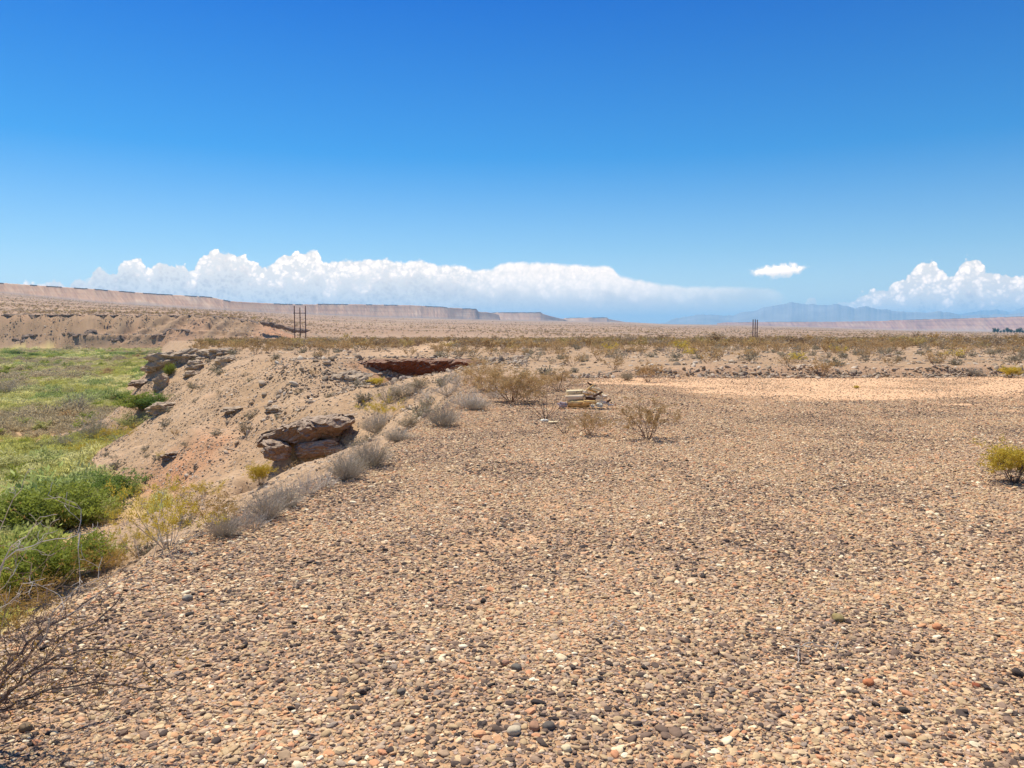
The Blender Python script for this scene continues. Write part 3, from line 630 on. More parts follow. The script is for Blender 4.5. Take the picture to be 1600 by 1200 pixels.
# ------------------------------------------------------------------ haze
def build_haze():
    me = bpy.data.meshes.new('haze'); S = 32000; z0, z1 = -70., 760.
    V = [(x, y, z) for z in (z0, z1) for y in (-3000, S) for x in (-S*.8, S)]
    Fq = [(0, 2, 3, 1), (4, 5, 7, 6), (0, 1, 5, 4), (2, 6, 7, 3), (0, 4, 6, 2), (1, 3, 7, 5)]
    me.from_pydata(V, [], Fq); m = bpy.data.materials.new('haze_air'); m.use_nodes = True; t = NT(m.node_tree); t.n.clear()
    o = t.new('ShaderNodeOutputMaterial'); p = t.new('ShaderNodeVolumePrincipled')
    p.inputs['Color'].default_value = (.27, .66, 1, 1); p.inputs['Density'].default_value = HAZE; p.inputs['Anisotropy'].default_value = .1
    t.l.new(p.outputs[0], o.inputs['Volume']); me.materials.append(m)
    m.cycles.homogeneous_volume = True
    tag(link('haze', me), kind='stuff')
HAZE = 6.8e-5
build_haze()
#PART2
# ------------------------------------------------------------------ stones by the thousand (gravel nobody could count)
def unit_stones(prefix, m, n=6, sub=2, flat=.5, amp=.16):
    c = bpy.data.collections.new(prefix+'_sources')
    for i in range(n):
        me = rock_mesh(prefix, i*3.1+1, (1, .78+.05*(i % 3), flat+.06*(i % 4)), m, sub, amp, 2.3+.35*(i % 3), smooth=(i % 2 == 0))
        c.objects.link(bpy.data.objects.new(prefix+'_source', me))
    return c
def scatter(name, pts, rot, scl, coll, rnd=None, tint=None, idx=None):
    n = len(pts); me = bpy.data.meshes.new(name); me.vertices.add(n); me.vertices.foreach_set('co', np.asarray(pts, np.float32).ravel())
    def at(nm, typ, arr, key):
        a = me.attributes.new(nm, typ, 'POINT'); a.data.foreach_set(key, np.asarray(arr).ravel())
    at('rot', 'FLOAT_VECTOR', np.asarray(rot, np.float32), 'vector'); at('scl', 'FLOAT_VECTOR', np.asarray(scl, np.float32), 'vector')
    k = len(coll.objects); at('idx', 'INT', (np.random.RandomState(3).randint(0, k, n) if idx is None else idx).astype(np.int32), 'value')
    if rnd is not None: at('rnd', 'FLOAT', rnd.astype(np.float32), 'value')
    if tint is not None: at('tint', 'FLOAT_COLOR', np.concatenate([tint, np.ones((n, 1))], 1).astype(np.float32), 'color')
    o = link(name, me); tag(o, kind='stuff')
    g = bpy.data.node_groups.new(name+'_scatter', 'GeometryNodeTree')
    g.interface.new_socket('Geometry', in_out='INPUT', socket_type='NodeSocketGeometry'); g.interface.new_socket('Geometry', in_out='OUTPUT', socket_type='NodeSocketGeometry')
    gi, go = g.nodes.new('NodeGroupInput'), g.nodes.new('NodeGroupOutput'); ip = g.nodes.new('GeometryNodeInstanceOnPoints')
    ci = g.nodes.new('GeometryNodeCollectionInfo'); ci.inputs['Collection'].default_value = coll; ci.inputs['Separate Children'].default_value = True; ci.inputs['Reset Children'].default_value = True
    def na(nm, dt):
        q = g.nodes.new('GeometryNodeInputNamedAttribute'); q.data_type = dt; q.inputs['Name'].default_value = nm; return q.outputs['Attribute']
    e = g.nodes.new('FunctionNodeEulerToRotation'); g.links.new(na('rot', 'FLOAT_VECTOR'), e.inputs[0])
    g.links.new(gi.outputs[0], ip.inputs['Points']); g.links.new(ci.outputs[0], ip.inputs['Instance']); ip.inputs['Pick Instance'].default_value = True
    g.links.new(na('idx', 'INT'), ip.inputs['Instance Index']); g.links.new(e.outputs[0], ip.inputs['Rotation']); g.links.new(na('scl', 'FLOAT_VECTOR'), ip.inputs['Scale'])
    g.links.new(ip.outputs[0], go.inputs[0])
    md = o.modifiers.new('scatter', 'NODES'); md.node_group = g
    return o
rs = np.random.RandomState(11)
def fan(n, d0, d1, u0=-40, u1=1640, power=1.):
    """random ground points in the part of the land the camera can see, uniform in area (or thinned with distance by power)"""
    q = rs.rand(n); d = (d0**2+(d1**2-d0**2)*q)**.5 if power == 1 else d0*(d1/d0)**q
    u = u0+(u1-u0)*rs.rand(n); return (u-800)/1204*d, d
def bare_mask(x, y):
    n1 = fbm(x/5, y/5, o=4); n2 = fbm(x/.9, y/.9, o=3)
    return np.clip(sst(n1+.6*n2, .15, 1.05)*.75+sst(y+.12*(x-8)+3.2*fbm(x/7, y/1.6, o=3)+1.5*n1, 16.5, 26.)*(1-sst(y, 31.6, 32.4))*sst(x+.3*(y-24)+2*n1, 1, 8)*(.95+.5*n1), 0, 1)
SRC_PEB = unit_stones('pebble', M_STONE, 8, 2, .42, .2)
def gravel():
    X, Y, S = [], [], []
    for d0, d1, dens, med, sg in ((2.2, 6, 4600, .0071, .47), (6, 11, 3000, .0082, .45), (11, 18, 1500, .0104, .36), (18, 32.4, 560, .0140, .33)):
        area = .5*(1680/1204)*(d1*d1-d0*d0); n = int(area*dens); x, y = fan(n, d0, d1); s = np.minimum(med*np.exp(sg*rs.randn(n)), (.021+.017*rs.rand(n)**2))
        X.append(x); Y.append(y); S.append(s)
    x, y, s = map(np.concatenate, (X, Y, S))
    z, p = height(x, y, True)
    clump = .5+.5*fbm(x/.7, y/.7, o=3)
    keep = (rs.rand(len(x)) < (1-.86*bare_mask(x, y))*(.55+.75*clump)) & (p['T']-z < .6) & (p['ed'] < 2)
    x, y, z, s, clump = x[keep], y[keep], z[keep], s[keep], clump[keep]; n = len(x)
    big = s > .024
    flat = .62+.45*rs.rand(n)
    rot = np.stack([.25*rs.randn(n), .25*rs.randn(n), 6.28*rs.rand(n)], 1)
    r = rs.rand(n); dark = fbm(x/1.9, y/1.9, o=4)+.4*fbm(x/9+4, y/9, o=2)
    r = np.where((dark > .12) & (rs.rand(n) < .42), r*.45, r); r = np.where((dark < -.15) & (rs.rand(n) < .5), .4+r*.5, r)
    scl = np.stack([s*(1+.35*rs.rand(n)), s, s*flat], 1)
    scatter('gravel', np.stack([x, y, z+s*.12], 1), rot, scl, SRC_PEB, rnd=np.clip(r, 0, 1))
    print('gravel', n)
gravel()
SRC_ST = unit_stones('stone', M_SLOPESTONE, 6, 2, .6)
def slope_stones():
    n = 160000; x, y = fan(n, 6, 95, -40, 850); z, p = height(x, y, True)
    on = (p['T']-z > .1) & (z > -7.7)
    cl = fbm(x/3.5, y/3.5, o=4)
    s = np.minimum(.017*np.exp(.6*rs.randn(n))*(1+y/60), .05+.14*rs.rand(n)**3)
    keep = on & (rs.rand(n) < (.35+.9*cl)*np.minimum(1, .25+y/40)) ; x, y, z, s = x[keep], y[keep], z[keep], s[keep]; n = len(x)
    scatter('slope_rubble', np.stack([x, y, z], 1), np.stack([.5*rs.randn(n), .5*rs.randn(n), 6.28*rs.rand(n)], 1), np.stack([s*1.25, s, s*.75], 1), SRC_ST, rnd=rs.rand(n))
    # rubble along the low step behind the bare pad
    n = 3600; x = rs.uniform(2, 27, n); y = 32.5-.35*fbm(x/1.7, x*0, o=3)+.02*(x-12)+rs.randn(n)*.35-.15
    cl = fbm(x/1.3, y*0+3, o=3); k = rs.rand(n) < .55+1.0*cl; x, y = x[k], y[k]; n = len(x)
    s = np.minimum((.04*np.exp(.5*rs.randn(n))), .12); z = height(x, y)
    scatter('step_rubble', np.stack([x, y, z+s*.2], 1), np.stack([.5*rs.randn(n), .5*rs.randn(n), 6.28*rs.rand(n)], 1), np.stack([s*1.3, s, s*.8], 1), SRC_ST, rnd=.2+rs.rand(n)*.7)
    # fallen stones on rims of the gully and on the banks
    n = 9000; x = rs.uniform(-17, 1, n); y = rs.uniform(44, 57, n); z = height(x, y); k = rs.rand(n) < .35+fbm(x/1.5, y/1.5, o=3); x, y, z = x[k], y[k], z[k]; n = len(x)
    s = np.minimum(.05*np.exp(.55*rs.randn(n)), .25)
    scatter('bank_rubble', np.stack([x, y, z+s*.2], 1), np.stack([.5*rs.randn(n), .5*rs.randn(n), 6.28*rs.rand(n)], 1), np.stack([s*1.3, s, s*.8], 1), SRC_ST, rnd=rs.rand(n))
    n = 19000; x, y = fan(n, 33, 200, -40, 1640, 2); z, p = height(x, y, True); k = (p['T']-z < .3) & (rs.rand(n) < .5+fbm(x/4, y/4, o=3)); x, y, z = x[k], y[k], z[k]; n = len(x)
    s = np.minimum(.035*np.exp(.5*rs.randn(n))*(1+y/80), .22)
    scatter('scrub_flat_stones', np.stack([x, y, z], 1), np.stack([.4*rs.randn(n), .4*rs.randn(n), 6.28*rs.rand(n)], 1), np.stack([s*1.3, s, s*.7], 1), SRC_ST, rnd=rs.rand(n))
    # tan blocks strewn over the far bluff
    n = 9000; u = rs.uniform(-40, 480, n); a = np.arctan((u-800)/1204.); R = 505/np.cos(a)-10+rs.uniform(-6, 46, n); x, y = R*np.sin(a), R*np.cos(a)
    z, p = height(x, y, True); k = (p['s'] > -2) & (rs.rand(n) < .5+1.2*fbm(x/20, y/9, o=3)); x, y, z = x[k], y[k], z[k]; n = len(x); s = np.minimum(.20*np.exp(.45*rs.randn(n)), .5)
    scatter('bluff_rubble', np.stack([x, y, z], 1), np.stack([.4*rs.randn(n), .4*rs.randn(n), 6.28*rs.rand(n)], 1), np.stack([s*1.5, s, s*.8], 1), SRC_ST, rnd=.45+rs.rand(n)*.55)
slope_stones()
def stone_shade(name, c):
    m, t, b = mat(name); c = (c[0]*1.05, c[1]*.94, c[2]*.74); n = t.noise(geo_pos(t), 70, 4); t.l.new(t.mix(n, [k*.8 for k in c], [min(.9, k*1.2) for k in c]), b.inputs['Base Color']); bump(t, b, n, .002); return m
for i, (u, v, w, c, lb) in enumerate([
    (803, 1148, 21, (.52, .47, .39), 'largest rounded grey white cobble near the bottom middle of the gravel'), (755, 942, 10, (.04, .037, .037), 'small black pebble alone in the middle of the gravel'),
    (807, 1047, 16, (.17, .165, .16), 'flat angular slate grey stone in the middle of the gravel'), (789, 1039, 14, (.36, .22, .17), 'dull pink rounded pebble beside the slate grey stone'),
    (885, 1174, 17, (.62, .56, .42), 'cream angular stone right of the grey white cobble'), (857, 1141, 19, (.13, .12, .12), 'dark grey flat cobble just right of the grey white one'),
    (835, 1140, 19, (.36, .22, .16), 'reddish brown cobble between the grey white and the dark grey ones'), (1314, 1048, 11, (.05, .047, .045), 'small black pebble right of the bent grey twig'),
    (1357, 1071, 19, (.46, .19, .10), 'orange red flat stone in the right half of the gravel'), (1525, 1075, 12, (.26, .09, .055), 'rust coloured stone close to the right edge'),
    (1464, 982, 14, (.52, .26, .15), 'pale orange flat stone high on the right of the gravel'), (1309, 970, 19, (.30, .25, .13), 'olive tan elongated stone above the bent twig'),
    (1412, 1112, 14, (.07, .065, .065), 'black elongated pebble near the lower right'), (293, 938, 16, (.27, .26, .25), 'smooth round grey cobble on the left of the gravel'),
    (40, 1141, 20, (.20, .155, .115), 'blocky brown stone under the bare branches at bottom left'), (296, 963, 12, (.06, .055, .055), 'black pebble just below the smooth round grey cobble'),
    (1416, 1145, 15, (.46, .25, .16), 'orange brown oval cobble near the bottom right corner'), (1420, 1151, 17, (.50, .36, .24), 'tan oval cobble touching the orange brown one'),
    (627, 1086, 15, (.17, .155, .15), 'dark grey angular cobble on the lower left of the gravel'), (640, 1145, 17, (.58, .50, .38), 'long cream pebble with a point left of centre')]):
    x, y, z, d = pick(u, v); r = w/2/1202*d
    o = link('cobble', rock_mesh('cobble', i*2.3+40, (r*1.05, r*.85, r*.62), stone_shade('cobble_stone', c), 3, .1, 2.6, smooth=True)); o.location = (x, y, z+r*.4); o.rotation_euler = (.1, -.1, i*1.3)
    tag(o, lb, 'stone')

# ------------------------------------------------------------------ plants
def unit(v): return v/max(np.linalg.norm(v), 1e-9)
class Plant:
    def __init__(s, seed): s.r = np.random.RandomState(seed); s.segs = []; s.tips = []; s.leaves = []
    def grow(s, p, d, L, r, lev, nseg=4, up=.12, jit=.16, kids=2, kl=.5, ang=(.4, .9)):
        R = s.r; p = np.array(p, float); d = unit(np.array(d, float))
        for i in range(nseg):
            d = unit(d+jit*R.randn(3)+np.array([0, 0, up])); q = p+d*L/nseg; r1 = r*(1-.7/nseg)
            s.segs.append((p, q, r, r1)); 
            if lev > 0 and i > 0:
                for _ in range(kids):
                    if R.rand() < .85:
                        ax = unit(np.cross(d, R.randn(3))); a = R.uniform(*ang); nd = d*math.cos(a)+ax*math.sin(a)
                        s.grow(q, nd, L*kl*R.uniform(.6, 1.2), r1*.62, lev-1, max(2, nseg-1), up, jit, kids, kl, ang)
            p, r = q, r1
            if lev == 0: s.tips.append((q, d))
        s.tips.append((p, d))
    def tubes(s, sides=3, rmin=.0):
        A = np.array([a for a, b, c, d in s.segs]); B = np.array([b for a, b, c, d in s.segs]); ra = np.maximum([c for a, b, c, d in s.segs], rmin); rb = np.maximum([d for a, b, c, d in s.segs], rmin)
        D = B-A; D /= np.maximum(np.linalg.norm(D, axis=1), 1e-9)[:, None]; h = np.where(np.abs(D[:, 2:3]) > .9, [[1., 0, 0]], [[0, 0, 1.]]); N = np.cross(D, h); N /= np.linalg.norm(N, axis=1)[:, None]; M = np.cross(D, N)
        V = []
        for k in range(sides):
            a = 6.2832*k/sides; o = N*math.cos(a)+M*math.sin(a); V += [A+o*ra[:, None], B+o*rb[:, None]]
        V = np.stack(V, 1); n = len(A); base = np.arange(n)[:, None]*2*sides
        Fq = np.concatenate([base+np.array([[2*k, 2*((k+1) % sides), 2*((k+1) % sides)+1, 2*k+1]]) for k in range(sides)])
        return V.reshape(-1, 3), Fq
    def leafs(s, n, size, spread, elong=1.6, low=0., upright=0.):
        R = s.r; T = np.array([t for t, d in s.tips]); D = np.array([d for t, d in s.tips])
        if low: w = T[:, 2] > low*T[:, 2].max(); T, D = T[w], D[w]
        k = R.randint(0, len(T), n); c = T[k]+spread*R.randn(n, 3)*[1, 1, .8]
        a = R.randn(n, 3)+D[k]*1.0+np.array([0, 0, upright]); a /= np.linalg.norm(a, axis=1)[:, None]; b = np.cross(a, R.randn(n, 3)); b /= np.linalg.norm(b, axis=1)[:, None]
        z = size*np.exp(.3*R.randn(n))[:, None]; a = a*z*elong; b = b*z*.6
        V = np.stack([c-a, c+b*.9, c+a, c-b*.9], 1); V[:, 1:4:2] += 0
        return V.reshape(-1, 3), np.arange(n*4).reshape(n, 4)
def creosote(seed, stems=13, h=1., spread=.75, lev=2, nleaf=1500, leaf=.012, r=.014, droop=.06, kids=2, low=.35):
    P = Plant(seed)
    for i in range(stems):
        a = 6.283*(i+P.r.rand()*.8)/stems; t = spread*P.r.uniform(.35, 1.15)
        d = (math.cos(a)*t, math.sin(a)*t, 1.); b = (.05*math.cos(a), .05*math.sin(a), -.02)
        P.grow(b, d, h*P.r.uniform(.75, 1.1), r*P.r.uniform(.7, 1.2), lev, 4, droop, .15, kids, .45)
    return P
def brush(seed, stems=60, h=1., lev=1, r=.006, spread=1.6):
    P = Plant(seed)
    for i in range(stems):
        a = 6.283*P.r.rand(); t = spread*P.r.rand()**.7; L = h*P.r.uniform(.6, 1.05)/math.sqrt(1+t*t)*1.15
        P.grow((.1*math.cos(a)*t*P.r.rand(), .1*math.sin(a)*t*P.r.rand(), -.02), (math.cos(a)*t, math.sin(a)*t, 1.), max(L, .45*h), r*P.r.uniform(.7, 1.2), lev, 5, .10, .13, 2, .38, (.25, .7))
    return P
def NORM(V): z = np.percentile(V[:, 2], 99.3); r = np.percentile(np.abs(V[:, :2]), 98); return np.array([.72/r, .72/r, 1./z])
def plant_meshes(tag_, P, tw, lf=None, nleaf=0, leaf=.012, lspread=.015, sides=3, low=0., elong=1.6, upright=0., rmin=0.):
    V, Fq = P.tubes(sides, rmin); f = NORM(V); out = [mesh_np(tag_+'_twigs', V*f, Fq, [tw], smooth=False)]
    if lf is not None:
        V, Fq = P.leafs(nleaf, leaf, lspread, elong, low, upright); out.append(mesh_np(tag_+'_foliage', V*f, Fq, [lf], smooth=False))
    return out
def joined(tag_, P, tw, lf, nleaf, leaf, lspread, low=0., sides=3, elong=1.6, upright=0., rmin=0.):
    V, Fq = P.tubes(sides, rmin); V2, F2 = P.leafs(nleaf, leaf, lspread, elong, low, upright); f = NORM(V)
    return mesh_np(tag_, np.concatenate([V, V2])*f, np.concatenate([Fq, F2+len(V)]), [tw, lf], mi=[0]*len(Fq)+[1]*len(F2), smooth=False)
KIT = {}
def kit(key, variants):
    KIT[key] = variants
kit('creosote', [plant_meshes('creosote', creosote(s, 13, 1., .8, 2, r=.013), TW_BROWN, LF_OLIVE, 6500, .0145, .03, low=.28) for s in (1, 2, 3)])
kit('bare', [plant_meshes('bare_bush', creosote(s, 12, 1., .95, 2, r=.012, kids=1), TW_DARK, LF_OLIVE, 350, .010, .02, low=.4) for s in (4, 5)])
kit('big', [plant_meshes('big_bush', creosote(s, 20, 1., .9, 2, r=.011), TW_BROWN, LF_OLIVE, 8200, .0145, .04, low=.25) for s in (6, 7)])
kit('yellow', [plant_meshes('yellow_bush', creosote(s, 26, 1., .72, 2, r=.010), TW_DARK, LF_YELLOW, 11000, .017, .045, low=.18, elong=1.6) for s in (8,)])
kit('edge', [plant_meshes('edge_bush', creosote(s, 14, 1., 1.05, 2, r=.012, droop=.02), TW_GREY, LF_YELLOW, 5200, .0125, .035, low=.35) for s in (9, 10)])
kit('amber', [plant_meshes('amber_bush', creosote(s, 11, 1., .9, 2, r=.010), TW_BROWN, LF_ORANGE, 4800, .013, .04, low=.3) for s in (12,)])
kit('grey', [plant_meshes('dead_brush', brush(s, 170, 1., 1, .0062), TW_GREY, LF_GREY, 2600, .009, .02) for s in (13, 14, 15)])
kit('pale', [plant_meshes('pale_brush', brush(s, 70, 1., 1, .006), TW_PALE) for s in (16, 17)])
kit('mound', [plant_meshes('mound_bush', brush(s, 40, .9, 1, .007, 1.3), TW_BROWN, LF_GREY, 1900, .016, .03) for s in (18, 19)])
kit('thicket', [plant_meshes('thicket', brush(s, 34, 1., 1, .008, .9), TW_BROWN, LF_GREEN, 7500, .017, .05, elong=2.6, upright=1.2) for s in (21, 22)])
kit('darkthicket', [plant_meshes('dark_thicket', brush(s, 30, 1., 1, .008, 1.), TW_BROWN, LF_DARKGREEN, 5500, .02, .05, elong=2., upright=.6) for s in (23,)])
kit('mesquite', [plant_meshes('mesquite', brush(s, 60, 1., 1, .006, 1.5), TW_GREY, LF_GREY, 1500, .012, .04) for s in (24, 25)])
kit('meadowbush', [plant_meshes('meadow_bush', brush(s, 24, 1., 1, .007, 1.2), TW_BROWN, LF_YGREEN, 3000, .02, .05, elong=1.8, upright=.5) for s in (26, 27)])
_cnt = {}
def plant(key, loc, h, w=None, label=None, cat='bush', name='desert_shrub', group=None, rz=None, var=None, parts=True, hide=None):
    vs = KIT[key]; i = _cnt.get(key, 0); _cnt[key] = i+1; v = vs[(i if var is None else var) % len(vs)]
    w = w or h
    e = empty(name, loc, 1.7*i if rz is None else rz, label=label, cat=cat, group=group); e.scale = (w, w, h)
    nm = ['twigs', 'foliage']
    for me, n in zip(v, nm): link(n, me, e)
    return e
def at_px(key, u, v, hp, wp, label, name='desert_shrub', cat='bush', valley=False, **k):
    if valley:          # stands on the valley floor, its foot hidden by the edge of the gravel
        d = 9.8*1202/(v-522); x = wpt(u, v, d)[0]; y = d; z = hz(x, y)
    else: x, y, z, d = pick(u, v)
    s = d/1202*1.0
    # meshes stand about 1 high and 1.5 across
    return plant(key, (x, y, z-.01), hp*s*1.0, wp*s/1.5, label, cat, name, **k)
SH = [
 ('creosote', 1012, 686, 66, 96, 'sparse olive brown creosote bush standing alone on the gravel right of the log pile', 'creosote_bush'),
 ('creosote', 921, 680, 38, 70, 'creosote bush with a black base directly in front of the log pile', 'creosote_bush'),
 ('bare', 883, 678, 32, 52, 'small sparse bush between the bare bush and the one before the logs', 'creosote_bush'),
 ('bare', 851, 655, 50, 84, 'nearly leafless dark twigged bush at the left end of the log pile', 'creosote_bush'),
 ('big', 799, 628, 52, 104, 'wide brown bush with a dark base left of the log pile', 'creosote_bush'),
 ('big', 756, 612, 52, 92, 'tall brown bush behind the pale dead brush, left of the wide one', 'creosote_bush'),
 ('creosote', 872, 611, 36, 72, 'brown bush directly behind the log pile', 'creosote_bush'),
 ('creosote', 836, 612, 32, 66, 'brown bush filling the gap between the wide bush and the one behind the logs', 'creosote_bush'),
 ('pale', 729, 637, 34, 74, 'pale wispy dead brush in front of the tall brown bush', 'dead_shrub'),
 ('pale', 700, 618, 30, 66, 'pale dead brush at the rim left of the tall brown bush', 'dead_shrub'),
 ('grey', 691, 666, 38, 62, 'grey domed dry bush on the gravel rim', 'dry_shrub'),
 ('pale', 772, 622, 24, 50, 'short pale dry bush at the foot of the tall brown bush', 'dead_shrub'),
 ('edge', 600, 660, 44, 72, 'yellow green bush with grey lower twigs at the head of the gully', 'creosote_bush'),
 ('grey', 588, 676, 36, 60, 'dark grey dry bush right in front of the yellow green one', 'dry_shrub'),
 ('mesquite', 606, 630, 34, 58, 'blue grey twiggy bush above the yellow green one', 'dry_shrub'),
 ('mound', 627, 623, 14, 26, 'small round sage green cushion bush right of the blue grey bush', 'cushion_shrub'),
 ('mound', 655, 606, 16, 40, 'low grey green bush on the rib before the red clay bank', 'cushion_shrub'),
 ('yellow', 587, 604, 14, 24, 'small yellow bush at the left foot of the red clay bank', 'creosote_bush'),
 ('grey', 541, 748, 52, 72, 'grey dry bush with black base, left of the pair on the gravel edge', 'dry_shrub'),
 ('grey', 580, 728, 48, 72, 'grey dry bush, right of the pair on the gravel edge', 'dry_shrub'),
 ('grey', 415, 810, 52, 74, 'widest grey dry bush low on the gravel edge', 'dry_shrub'),
 ('grey', 447, 792, 44, 60, 'grey dry bush in the middle of the low row on the gravel edge', 'dry_shrub'),
 ('pale', 480, 772, 46, 52, 'upright pale brush at the upper end of the low row on the gravel edge', 'dead_shrub'),
 ('pale', 376, 822, 36, 56, 'pale dry brush at the lower end of the row beside the amber bush', 'dead_shrub'),
 ('grey', 352, 838, 40, 60, 'grey dry bush hanging over the edge below the pale brush', 'dry_shrub'),
 ('pale', 398, 826, 34, 60, 'pale low brush filling the gap in the row on the gravel edge', 'dead_shrub'),
 ('pale', 508, 762, 34, 54, 'pale brush between the low row and the grey pair on the edge', 'dead_shrub'),
 ('mound', 556, 738, 22, 40, 'short dry cushion bush between the grey pair on the edge', 'cushion_shrub'),
 ('grey', 622, 690, 26, 50, 'small grey dry bush on the rim above the grey pair', 'dry_shrub'),
 ('mound', 640, 668, 22, 46, 'brownish cushion bush on the rim left of the domed dry bush', 'cushion_shrub'),
 ('pale', 668, 632, 26, 60, 'pale dead brush on the rim behind the domed dry bush', 'dead_shrub'),
 ('grey', 745, 640, 24, 50, 'low grey brush between the pale brush and the wide brown bush', 'dry_shrub'),
 ('mesquite', 640, 616, 22, 56, 'dark twiggy brush on the rib in front of the red clay bank', 'dry_shrub'),
 ('creosote', 826, 632, 34, 60, 'brown dry bush between the wide brown bush and the leafless one', 'creosote_bush'),
 ('pale', 716, 600, 26, 70, 'pale dry brush behind the rim, left of the tall brown bush', 'dead_shrub'),
 ('amber', 335, 826, 58, 88, 'amber leaved bush next to the big arching creosote', 'creosote_bush'),
 ('edge', 262, 858, 104, 150, 'big yellow green creosote with arching bare twigs hanging over the gravel edge', 'creosote_bush'),
 ('amber', 168, 905, 52, 76, 'amber leaved bush behind the bare branches, close to the green thickets', 'creosote_bush'),
 ('amber', 30, 985, 80, 110, 'amber leaved bush among the bare branches at the left edge', 'creosote_bush'),
 ('edge', 215, 870, 60, 80, 'lower yellow green bush hanging over the edge left of the big arching one', 'creosote_bush'),
 ('yellow', 1584, 755, 62, 78, 'dense bright yellow green bush at the right edge of the picture', 'creosote_bush'),
 ('yellow', 408, 758, 34, 40, 'small yellow green bush in the gully below the overhanging ledge', 'creosote_bush'),
 ('mound', 384, 680, 22, 22, 'small dark green bush alone on the spur left of the overhanging ledge', 'creosote_bush'),
 ('edge', 318, 782, 30, 70, 'yellow green low bush along the gully bed', 'creosote_bush'),
 ('edge', 282, 776, 26, 46, 'yellow green low bush at the mouth of the gully', 'creosote_bush'),
 ('creosote', 1012, 597, 32, 60, 'brown bush at the left end of the low rubble step', 'creosote_bush'),
 ('mound', 978, 594, 16, 38, 'low brown cushion bush left of the rubble step', 'cushion_shrub'),
 ('creosote', 1285, 588, 30, 46, 'brown bush growing in the middle of the rubble step', 'creosote_bush'),
 ('yellow', 1578, 590, 18, 30, 'green yellow bush at the right end of the rubble step', 'creosote_bush'),
 ('grey', 1522, 588, 15, 30, 'dark grey green bush in the rubble step left of the green yellow one', 'dry_shrub'),
 ('yellow', 1338, 608, 6, 10, 'tiny green tuft on the bare sandy pad', 'small_plant'),
 ('edge', 255, 718, 12, 24, 'small bush among the stones beside the orange soil patch', 'desert_shrub'),
 ('pale', 560, 597, 14, 30, 'pale brush on the tan rubble bank', 'dead_shrub'),
 ('mesquite', 487, 700, 22, 24, 'bare grey root tangle hanging down the face of the overhanging ledge', 'dead_shrub'),
]
for key, u, v, hp, wp, lb, nm in SH: at_px(key, u, v, hp, wp, lb, nm)
# green thickets of the valley, from the near ones outward
VA = [
 ('thicket', 40, 846, 70, 130, 'tall bright green thicket on the left edge of the picture'), ('thicket', 108, 838, 64, 130, 'bright green thicket in the middle of the near row'),
 ('darkthicket', 176, 793, 40, 80, 'dark green bush at the right end of the near thicket row'), ('thicket', 145, 815, 48, 90, 'green brown thicket right of the middle of the near row'),
 ('meadowbush', 150, 830, 50, 70, 'olive brown bush in front of the near green row'), ('thicket', 78, 955, 70, 130, 'closest green thicket behind the bare branches at lower left'),
 ('thicket', 150, 940, 50, 70, 'green bush right behind the gravel edge at lower left'), ('thicket', 5, 972, 76, 120, 'green thicket cut by the left edge behind the bare branches'),
 ('darkthicket', 245, 640, 24, 50, 'dark green thicket pressed against the rocks of the spur'), ('thicket', 222, 642, 26, 60, 'green thicket left of the dark one by the spur rocks'),
 ('darkthicket', 192, 628, 16, 40, 'low dark green bush behind the thickets by the spur'), ('thicket', 264, 588, 18, 16, 'narrow green bush growing between the spur rocks'),
 ('mesquite', 150, 684, 42, 84, 'largest leafless purple grey bush in the middle of the valley'), ('mesquite', 118, 645, 34, 60, 'leafless grey bush behind the largest one'),
 ('mesquite', 100, 700, 26, 60, 'low grey leafless bush left of the largest one'), ('mesquite', 12, 617, 30, 50, 'grey bush at the left edge in the middle valley'),
 ('mesquite', 90, 618, 14, 26, 'small dark grey bush in the middle valley'), ('edge', 140, 714, 34, 70, 'olive bush at the foot of the spur slope'),
 ('meadowbush', 20, 735, 28, 110, 'olive green bush mass at the left edge above the near thickets'), ('meadowbush', 85, 722, 18, 80, 'olive green bush below the leafless grey ones'),
 ('meadowbush', 50, 745, 14, 70, 'pale green bush just above the near thicket row'), ('edge', 185, 690, 26, 60, 'yellow green bush along the foot of the spur'),
 ('meadowbush', 210, 668, 22, 50, 'yellow green bush where the spur meets the meadow'), ('darkthicket', 24, 556, 9, 26, 'dark green tree like bush at the base of the bluff, far left'),
 ('darkthicket', 52, 558, 7, 24, 'dark green bush at the base of the bluff, second from left'), ('darkthicket', 175, 556, 6, 30, 'green bush line at the base of the bluff, left piece'),
 ('darkthicket', 205, 556, 6, 30, 'green bush line at the base of the bluff, middle piece'), ('darkthicket', 238, 556, 7, 30, 'green bush line at the base of the bluff, right piece'),
]
for key, u, v, hp, wp, lb in VA: at_px(key, u, v, hp, wp, lb, {'thicket': 'green_thicket', 'darkthicket': 'green_thicket', 'mesquite': 'leafless_shrub'}.get(key, 'valley_shrub'), valley=v > 780)
# light copies for the open scrub: one mesh each
def light(seed, kind):
    if kind == 'c':
        P = creosote(seed, 9, 1., .8, 1, r=.016); return joined('creosote_bush', P, TW_BROWN, LF_OLIVE, 420, .034, .05, low=.3)
    if kind == 'd':
        P = creosote(seed, 8, .9, .95, 1, r=.016); return joined('brown_bush', P, TW_DARK, LF_GREY, 330, .034, .05, low=.2)
    if kind == 'm':
        P = brush(seed, 22, .6, 0, .012, 1.6); return joined('cushion_bush', P, TW_GREY, LF_GREY, 300, .035, .05)
    if kind == 'y':
        P = creosote(seed, 9, 1., .75, 1, r=.015); return joined('yellow_bush', P, TW_BROWN, LF_YELLOW, 420, .035, .05, low=.3)
    if kind == 'g':
        P = brush(seed, 26, .75, 1, .009, 1.4); V, Fq = P.tubes(3); return mesh_np('grey_bush', V, Fq, [TW_GREY], smooth=False)
LIGHT = {k: [light(100+7*i+ord(k), k) for i in range(3)] for k in 'cdmyg'}
